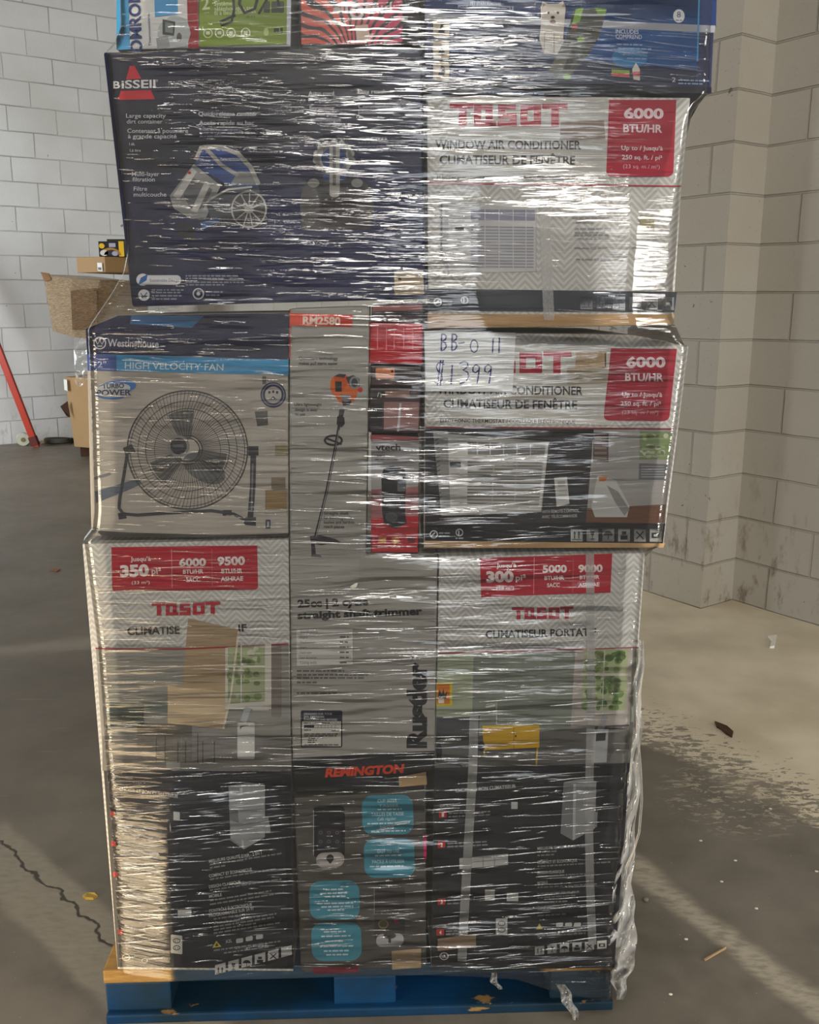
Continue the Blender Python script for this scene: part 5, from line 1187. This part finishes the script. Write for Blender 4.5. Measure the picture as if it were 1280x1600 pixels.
hv, hf = [], []
rr = random.Random(5)
for j in range(16):
    v = j / 15
    for i in range(7):
        u = i / 6
        px = (114 + 4 * v) * (1 - u) + (142 - 2 * v) * u; py = 524 + 74 * v + 6 * math.sin(u * 5)
        p = at_depth(px, py, 8.20 + .03 * rr.uniform(-1, 1)); hv.append(p)
for j in range(15):
    for i in range(6): hf.append((j * 7 + i, j * 7 + i + 1, (j + 1) * 7 + i + 1, (j + 1) * 7 + i))
mesh_obj('hanging_film', hv, hf, FILM3, wr, None, True, label='clear film hanging down below the carton')

# orange beam leaning on the back wall
pb = on_floor(57, 699); ptp = at_depth(-70, 372, 9.0)
d = (ptp - pb).normalized(); sidev = d.cross(Vector((0, 1, 0))).normalized(); nrm = sidev.cross(d)
beam = root('leaning_beam', pb, 'orange red steel beam leaning on the white block wall', 'beam')
L = 2.0; hwid = .033
A = [pb + sidev * a * hwid + nrm * b * .02 for a, b in ((-1, -1), (1, -1), (1, 1), (-1, 1))]
A = [Vector((p.x, p.y, max(p.z, 0.004))) for p in A]
bm_obj('bar', prism_bm(A, [p + d * L for p in A], .003), ink((164, 48, 26), .4, vary=.15, scale=8), beam)
bm_obj('foot_shoe', prism_bm([p + sidev * 0 for p in [pb + sidev * a * (hwid + .004) + nrm * b * .026 + d * .022 for a, b in ((-1, -1), (1, -1), (1, 1), (-1, 1))]], [p + d * .09 for p in [pb + sidev * a * (hwid + .004) + nrm * b * .026 + d * .022 for a, b in ((-1, -1), (1, -1), (1, 1), (-1, 1))]], .002), ink((84, 26, 20), .5), beam)

# litter along the foot of the back wall
def blob(name, c, rx, ry, rz, mat, label, cat, seed=0, flat=.6):
    r = random.Random(seed); bm = bmesh.new(); bmesh.ops.create_icosphere(bm, subdivisions=2, radius=1)
    for v in bm.verts:
        k = 1 + r.uniform(-.12, .12); v.co = Vector((v.co.x * rx * k, v.co.y * ry * k, (v.co.z + 1) * rz * k))
    vs = [v.co + Vector(c) for v in bm.verts]; bm.verts.index_update(); fs_ = [[v.index for v in f.verts] for f in bm.faces]; bm.free()
    o = mesh_obj(name, [Vector(v) - Vector(c) for v in vs], fs_, mat, None, None, True, world=False); o.location = c
    return tag(o, label, cat)
p = on_floor(37, 697); 
tv, tf_ = tube([(0, 0, .065), (.0, .10, .065)], .062, 18)
roll = mesh_obj('tape_roll', tv, tf_, ink((188, 186, 168), .5), None, None, False, world=False); roll.location = (p.x, p.y, 0); roll.rotation_euler[2] = .4
tag(roll, 'pale tape roll standing on edge at the foot of the back wall', 'tape roll')
cv, cf = tube([(0, 0, .0625), (.0, -.004, .0625)], .022, 14); mesh_obj('core', cv, cf, ink((120, 112, 80)), roll, None, False, world=False)
p = on_floor(92, 694)
hp = [(.13 * math.cos(t) * (1 + .1 * math.sin(3 * t)), .07 * math.sin(t), .022 + .03 * (k / 60)) for k, t in ((k, k * math.pi * 2 / 20) for k in range(60))]
hv_, hf_ = tube(hp, .017, 8); hose = mesh_obj('coiled_hose', hv_, hf_, ink((58, 54, 44), .6), None, None, True, world=False); hose.location = (p.x, p.y, 0)
tag(hose, 'dark coiled hose on the floor between beam and rear stack', 'hose')
def scrap(name, pix, mat, label, cat, h=.006, lift=.001):
    q = [on_floor(x, y, lift) for x, y in pix]; c = sum(q, Vector()) / len(q)
    bm = prism_bm([Vector((v.x, v.y, lift + h + .004 * ((i * 7) % 3) / 2)) - c + Vector((0, 0, c.z)) for i, v in enumerate(q)], [Vector((v.x, v.y, lift)) - c + Vector((0, 0, c.z)) for v in q], 0)
    o = bm_obj(name, bm, mat); o.location = (c.x, c.y, 0); return tag(o, label, cat)
scrap('paper_scrap', [(81, 690), (92, 688), (93, 691), (83, 693)], ink((210, 208, 200)), 'small white paper scrap beside the coiled hose', 'paper', .02)
scrap('tan_scrap', [(62, 691), (78, 688), (79, 692), (64, 695)], ink((168, 150, 108)), 'tan scrap on the floor beside the beam foot', 'scrap', .012)
# litter on the concrete nearer by
scrap('plastic_scrap', [(1200, 996), (1214, 995), (1210, 1013), (1203, 1013), (1206, 1002)], ink((226, 222, 212), .4), 'white plastic scrap on the pale floor near the right wall', 'scrap', .008)
scrap('dry_leaf', [(1117, 1129), (1126, 1133), (1136, 1138), (1146, 1145), (1144, 1153), (1135, 1148), (1127, 1141), (1120, 1137)], ink((70, 44, 26), .6), 'dark brown dried leaf on the pale floor', 'leaf', .006)
scrap('straw_stick', [(1100, 1500), (1134, 1481), (1135, 1483), (1102, 1502)], ink((172, 146, 108), .6), 'thin straw splinter on the dark concrete beside the pale streak', 'splinter', .003)
scrap('yellow_leaf', [(129, 1401), (136, 1398), (148, 1399), (153, 1402), (146, 1406), (134, 1406)], ink((176, 146, 66), .6), 'yellow leaf beside the floor crack', 'leaf', .004)
scrap('orange_leaf', [(78, 892), (86, 889), (94, 891), (88, 894)], ink((124, 84, 52), .6), 'small orange leaf on the grey floor behind the floor crack', 'leaf', .003)
blob('pebble', on_floor(1009, 1409), .007, .006, .006, ink((110, 100, 84)), 'grey pebble on the floor by the hanging film', 'pebble', 3)
for k, (x, y) in enumerate(((1149, 1345), (1128, 1378), (1204, 1264), (1095, 1314), (1182, 1420), (1048, 1554), (1072, 1468), (1276, 1362))):
    o = blob('paint_chip', on_floor(x, y), .0045, .0035, .0012, ink((214, 208, 192)), 'tiny white paint chip on the dark floor beside the pallet', 'paint chip', 20 + k); o['group'] = 'paint chips on the floor'

# ---------------------------------------------------------------- stretch film round the whole stack
LEFT = [(-170, 180), (0, 181), (40, 182), (64, 172), (78, 159), (90, 161), (200, 173), (330, 188), (395, 193), (425, 187), (450, 173), (480, 153), (505, 136), (516, 131), (560, 133), (700, 138), (800, 141), (828, 138), (846, 124), (856, 126), (1010, 146), (1200, 160), (1400, 175), (1515, 181), (1560, 182)]
RIGHT = [(-170, 1124), (0, 1122), (140, 1114), (150, 1110), (160, 1098), (172, 1089), (190, 1083), (250, 1075), (300, 1070), (400, 1062), (470, 1056), (495, 1057), (515, 1063), (532, 1072), (541, 1081), (556, 1080), (640, 1069), (760, 1052), (846, 1040), (858, 1034), (864, 1015), (874, 1012), (1020, 1001), (1200, 986), (1400, 969), (1515, 962), (1580, 958)]
def interp(tab, y):
    for (a, b), (c, d) in zip(tab, tab[1:]):
        if a <= y <= c: return b + (d - b) * (y - a) / (c - a)
    return tab[0][1] if y < tab[0][0] else tab[-1][1]
FW = Face(1.5535, 0.03, lambda x, z: g_left(x, z))
NPH = np.random.default_rng(7)
def vnoise(a, b, seed):
    """Smooth value noise on arrays a, b."""
    ai = np.floor(a).astype(int); bi = np.floor(b).astype(int); fa = a - ai; fb = b - bi
    fa = fa * fa * (3 - 2 * fa); fb = fb * fb * (3 - 2 * fb)
    def h(i, j):
        n = (i * 374761393 + j * 668265263 + seed * 362437) & 0x7fffffff
        n = ((n ^ (n >> 13)) * 1274126177) & 0x7fffffff
        return ((n ^ (n >> 16)) & 0xffff) / 65535.0
    return (h(ai, bi) * (1 - fa) + h(ai + 1, bi) * fa) * (1 - fb) + (h(ai, bi + 1) * (1 - fa) + h(ai + 1, bi + 1) * fa) * fb - .5

def build_film():
    NR, NF, NS = 560, 96, 9
    rows = []
    us = np.linspace(0, 1, NF)
    us = np.sort(np.concatenate([us, np.linspace(0, .03, 8)[1:-1], np.linspace(.97, 1, 8)[1:-1]])); nf = len(us)
    base = np.zeros((NR, nf, 3))
    for j in range(NR):
        v = j / (NR - 1)
        for i, u in enumerate(us):
            bot = float(np.interp(u, [0, .13, .2, .38, .62, .8, .88, .95, 1], [1520, 1533, 1529, 1529, 1522, 1530, 1548, 1560, 1568]))
            py = -165 + (bot + 165) * v
            xl, xr = interp(LEFT, py), interp(RIGHT, py)
            px = xl + (xr - xl) * u
            p = FW.at(px, py)
            e = min(u, 1 - u) * (xr - xl) / 900.0                     # metres from the edge
            r = .022
            if e < r: p.y += r * (1 - math.sqrt(max(0, 1 - ((r - e) / r) ** 2)))
            base[j, i] = p
    X, Z = base[..., 0], base[..., 2]
    # real creases: long shallow folds that run across, stronger in some places
    patch = np.clip(vnoise(X * 4, Z * 5, 3) * 2.2 + .6, .1, 1.6)
    dy = .0045 * vnoise(X * 7 + Z * .8, Z * 42 + X * 2.0, 11) + .0030 * vnoise(X * 10, Z * 95 - X * 5, 12) + .0018 * vnoise(X * 14, Z * 170 + X * 9, 13)
    silk = (1.6 * np.exp(-((X + .09) / .10) ** 2 - ((Z - .90) / .11) ** 2) + 1.3 * np.exp(-((X - .20) / .22) ** 2 - ((Z - 1.365) / .035) ** 2)
            + 1.2 * np.exp(-((X - .18) / .2) ** 2 - ((Z - .99) / .035) ** 2) + .9 * np.exp(-((X - .10) / .12) ** 2 - ((Z - .93) / .05) ** 2))
    dy = dy + silk * .0075 * vnoise(X * 3.5 + Z, Z * 24 + X * 1.5, 21)
    # hump off the upper air conditioner's front, shaped to catch the right doorway's glare
    t = X[:, -1:] - X
    hump = np.where(t > 0, np.where(t < .085, t / .085, np.clip(1 - (t - .085) / .24, 0, 1)), 0)
    hz = np.clip((Z - 1.335) / .02, 0, 1) * np.clip((1.63 - Z) / .10, 0, 1)
    base[..., 1] -= 0.032 * hump * hz
    base[..., 1] += np.minimum(dy * patch, .0028)
    # right-hand edge puckers
    verts = [tuple(p) for p in base.reshape(-1, 3)]; faces = []
    for j in range(NR - 1):
        for i in range(nf - 1): faces.append((j * nf + i, (j + 1) * nf + i, (j + 1) * nf + i + 1, j * nf + i + 1))
    # sides run back round the load
    step = 7; rowsel = list(range(0, NR, step))
    if rowsel[-1] != NR - 1: rowsel.append(NR - 1)
    for side, i0 in ((0, 0), (1, nf - 1)):
        grid = []
        for j in rowsel:
            p = base[j, i0]; line = [j * nf + i0]
            for k in range(1, NS + 1):
                w = k / NS; q = (p[0] + (.02 if side == 0 else -.02) * w * w + .004 * math.sin(9 * w + j * .3), p[1] + .52 * w, p[2] + .01 * w)
                verts.append(q); line.append(len(verts) - 1)
            grid.append(line)
        for a in range(len(grid) - 1):
            for k in range(NS): faces.append((grid[a][k], grid[a + 1][k], grid[a + 1][k + 1], grid[a][k + 1]))
    def blob_(px, py, rx, ry, a):
        p = FW.at(px, py); q = FW.at(px + rx, py); r_ = FW.at(px, py + ry)
        return a * np.exp(-((X - p.x) / (q.x - p.x)) ** 2 - ((Z - p.z) / (r_.z - p.z)) ** 2)
    T = .50 + blob_(430, 200, 150, 170, .42) + blob_(455, 240, 190, 190, .36) + blob_(735, 565, 70, 50, -.3) + blob_(850, 690, 200, 100, -.12) + blob_(820, 70, 200, 60, .45) + blob_(310, 510, 160, 30, .25) + blob_(400, 10, 260, 60, -.15) + blob_(510, 520, 90, 60, -.15) + blob_(880, 200, 240, 70, -.15) + blob_(220, 1370, 70, 170, 1.1) + blob_(570, 940, 120, 90, .25) \
        + blob_(200, 140, 60, 200, -.3) + blob_(850, 1300, 160, 200, .15) + blob_(1030, 390, 45, 130, .45)
    T = np.clip(T, .1, 1.6).reshape(-1)
    return verts, faces, T
vs, fs_, T_ = build_film()
c = Vector((-.05, 1.8, .11))
wrap = root('stretch_wrap', c, 'clear shiny stretch film wound tight around the whole stack of cartons', 'plastic wrap')
fo = mesh_obj('film', vs, fs_, FILM, wrap, None, True)
at_ = fo.data.attributes.new('tension', 'FLOAT', 'POINT'); tv_ = np.full(len(vs), .5, dtype=np.float32); tv_[:len(T_)] = T_; at_.data.foreach_set('value', tv_)

# rolled folds of film: little taut ridges
def folds(n, box, seed, lmin, lmax, w, slope, name='taut_folds'):
    r = random.Random(seed); V, Fc = [], []
    for _ in range(n):
        px, py = r.uniform(box[0], box[2]), r.uniform(box[1], box[3]); L = math.exp(r.uniform(math.log(lmin), math.log(lmax))); sl = r.gauss(slope, .035); ww = r.uniform(.5, 1.0) * w; amp = r.uniform(-1, 1) * L * .012
        k = 7; b0_ = len(V)
        L = min(L, 2 * (px - interp(LEFT, py) - 5), 2 * (interp(RIGHT, py) - 5 - px))
        if L < 6: continue
        for i in range(k):
            u = i / (k - 1); x = px + (u - .5) * L; y = py + sl * (u - .5) * L + amp * math.sin(u * 3.1) + r.uniform(-.25, .25)
            hw_ = ww * math.sin(math.pi * min(max(u, .04), .96)) ** .7
            V.append(FW.at(x, y - hw_, .0035)); V.append(FW.at(x, y, .0035 + .0011 * hw_)); V.append(FW.at(x, y + hw_, .0035))
        for i in range(k - 1):
            for q in (0, 1): Fc.append((b0_ + i * 3 + q, b0_ + i * 3 + q + 1, b0_ + i * 3 + 4 + q, b0_ + i * 3 + 3 + q))
    return V, Fc
FOLD = film_mat('folded_film', 0.05, 2.4, 0.10, 0.12)
V, Fc = [], []
for n, bx_, lo, hi, w, sl in ((230, (320, 110, 650, 460), 12, 90, 1.5, .05), (90, (160, 110, 330, 470), 8, 40, 1.3, .03), (120, (670, 30, 1100, 140), 14, 110, 1.4, .08), (90, (670, 160, 1060, 500), 20, 160, 1.3, .04),
                              (70, (140, 520, 450, 600), 12, 90, 1.4, .03), (130, (145, 600, 450, 835), 8, 70, 1.1, .02), (80, (460, 490, 655, 860), 12, 90, 1.2, .02), (110, (670, 540, 1040, 850), 14, 130, 1.3, -.04),
                              (110, (140, 860, 450, 1200), 20, 160, 1.2, .0), (90, (465, 900, 680, 1235), 14, 150, 1.3, -.03), (120, (690, 870, 990, 1200), 14, 130, 1.3, -.02),
                              (150, (190, 1200, 450, 1510), 12, 90, 1.3, -.06), (150, (470, 1235, 665, 1515), 8, 60, 1.1, -.05), (170, (680, 1210, 960, 1515), 12, 120, 1.2, -.09), (80, (185, 80, 640, 100), 10, 60, 1.2, .02), (60, (190, 0, 650, 72), 12, 70, 1.2, -.1)):
    a_, b_ = folds(n, bx_, int(bx_[0] * 3 + bx_[1]), lo, hi, w, sl); o_ = len(V); V += a_; Fc += [tuple(o_ + i for i in f) for f in b_]
o = mesh_obj('taut_folds', V, Fc, FOLD, wrap, None, True, label='thin white taut folds in the film'); o['kind'] = 'stuff'

# slack tail of film down the right-hand edge
def slack(name, pts, wid, seed, rows=40, cols=9, depth=.03, label=None, mat=FILM2):
    r = random.Random(seed); ph = [r.uniform(0, 6) for _ in range(6)]; V, Fc = [], []
    for j in range(rows):
        t = j / (rows - 1) * (len(pts) - 1); a = min(int(t), len(pts) - 2); f = t - a
        x = pts[a][0] * (1 - f) + pts[a + 1][0] * f; y = pts[a][1] * (1 - f) + pts[a + 1][1] * f; w = wid[a] * (1 - f) + wid[a + 1] * f
        for i in range(cols):
            u = i / (cols - 1) - .5
            p = at_depth(x + u * w + 2.0 * math.sin(j * .5 + ph[0]), y, 1.578 + .03 * .36 + depth * math.sin(u * 9 + j * .33 + ph[1]) * .5 + depth * .35 * math.sin(j * .9 + ph[2] + u * 4)); V.append(p)
    for j in range(rows - 1):
        for i in range(cols - 1): Fc.append((j * cols + i, j * cols + i + 1, (j + 1) * cols + i + 1, (j + 1) * cols + i))
    return mesh_obj(name, V, Fc, mat, wrap, None, True, label=label)
slack('slack_edge', [(1000, 1000), (995, 1120), (988, 1240), (976, 1360), (966, 1480)], [12, 16, 20, 26, 30], 2, 60, 11, .03)
slack('bunched_tail', [(976, 1345), (975, 1400), (974, 1450), (972, 1500), (968, 1530), (970, 1562)], [18, 30, 40, 44, 26, 10], 4, 56, 15, .05, 'bunched film tail hanging at the lower right')
slack('torn_strand', [(878, 1538), (884, 1556), (893, 1576), (902, 1594)], [14, 18, 16, 8], 6, 26, 7, .03)
slack('torn_strand', [(770, 1520), (774, 1535), (781, 1546)], [8, 12, 6], 8, 16, 6, .03)
cv, cf = tube([at_depth(x, y, 1.55) for x, y in ((994, 1062), (996, 1140), (1001, 1200), (1003, 1250), (999, 1300), (990, 1330), (980, 1352), (974, 1385))], [.0018, .002, .0022, .0024, .0024, .0026, .003, .003], 8)
mesh_obj('rolled_cord', cv, cf, FILM2, wrap, None, True, label='film rolled into a cord, looping off the right edge')
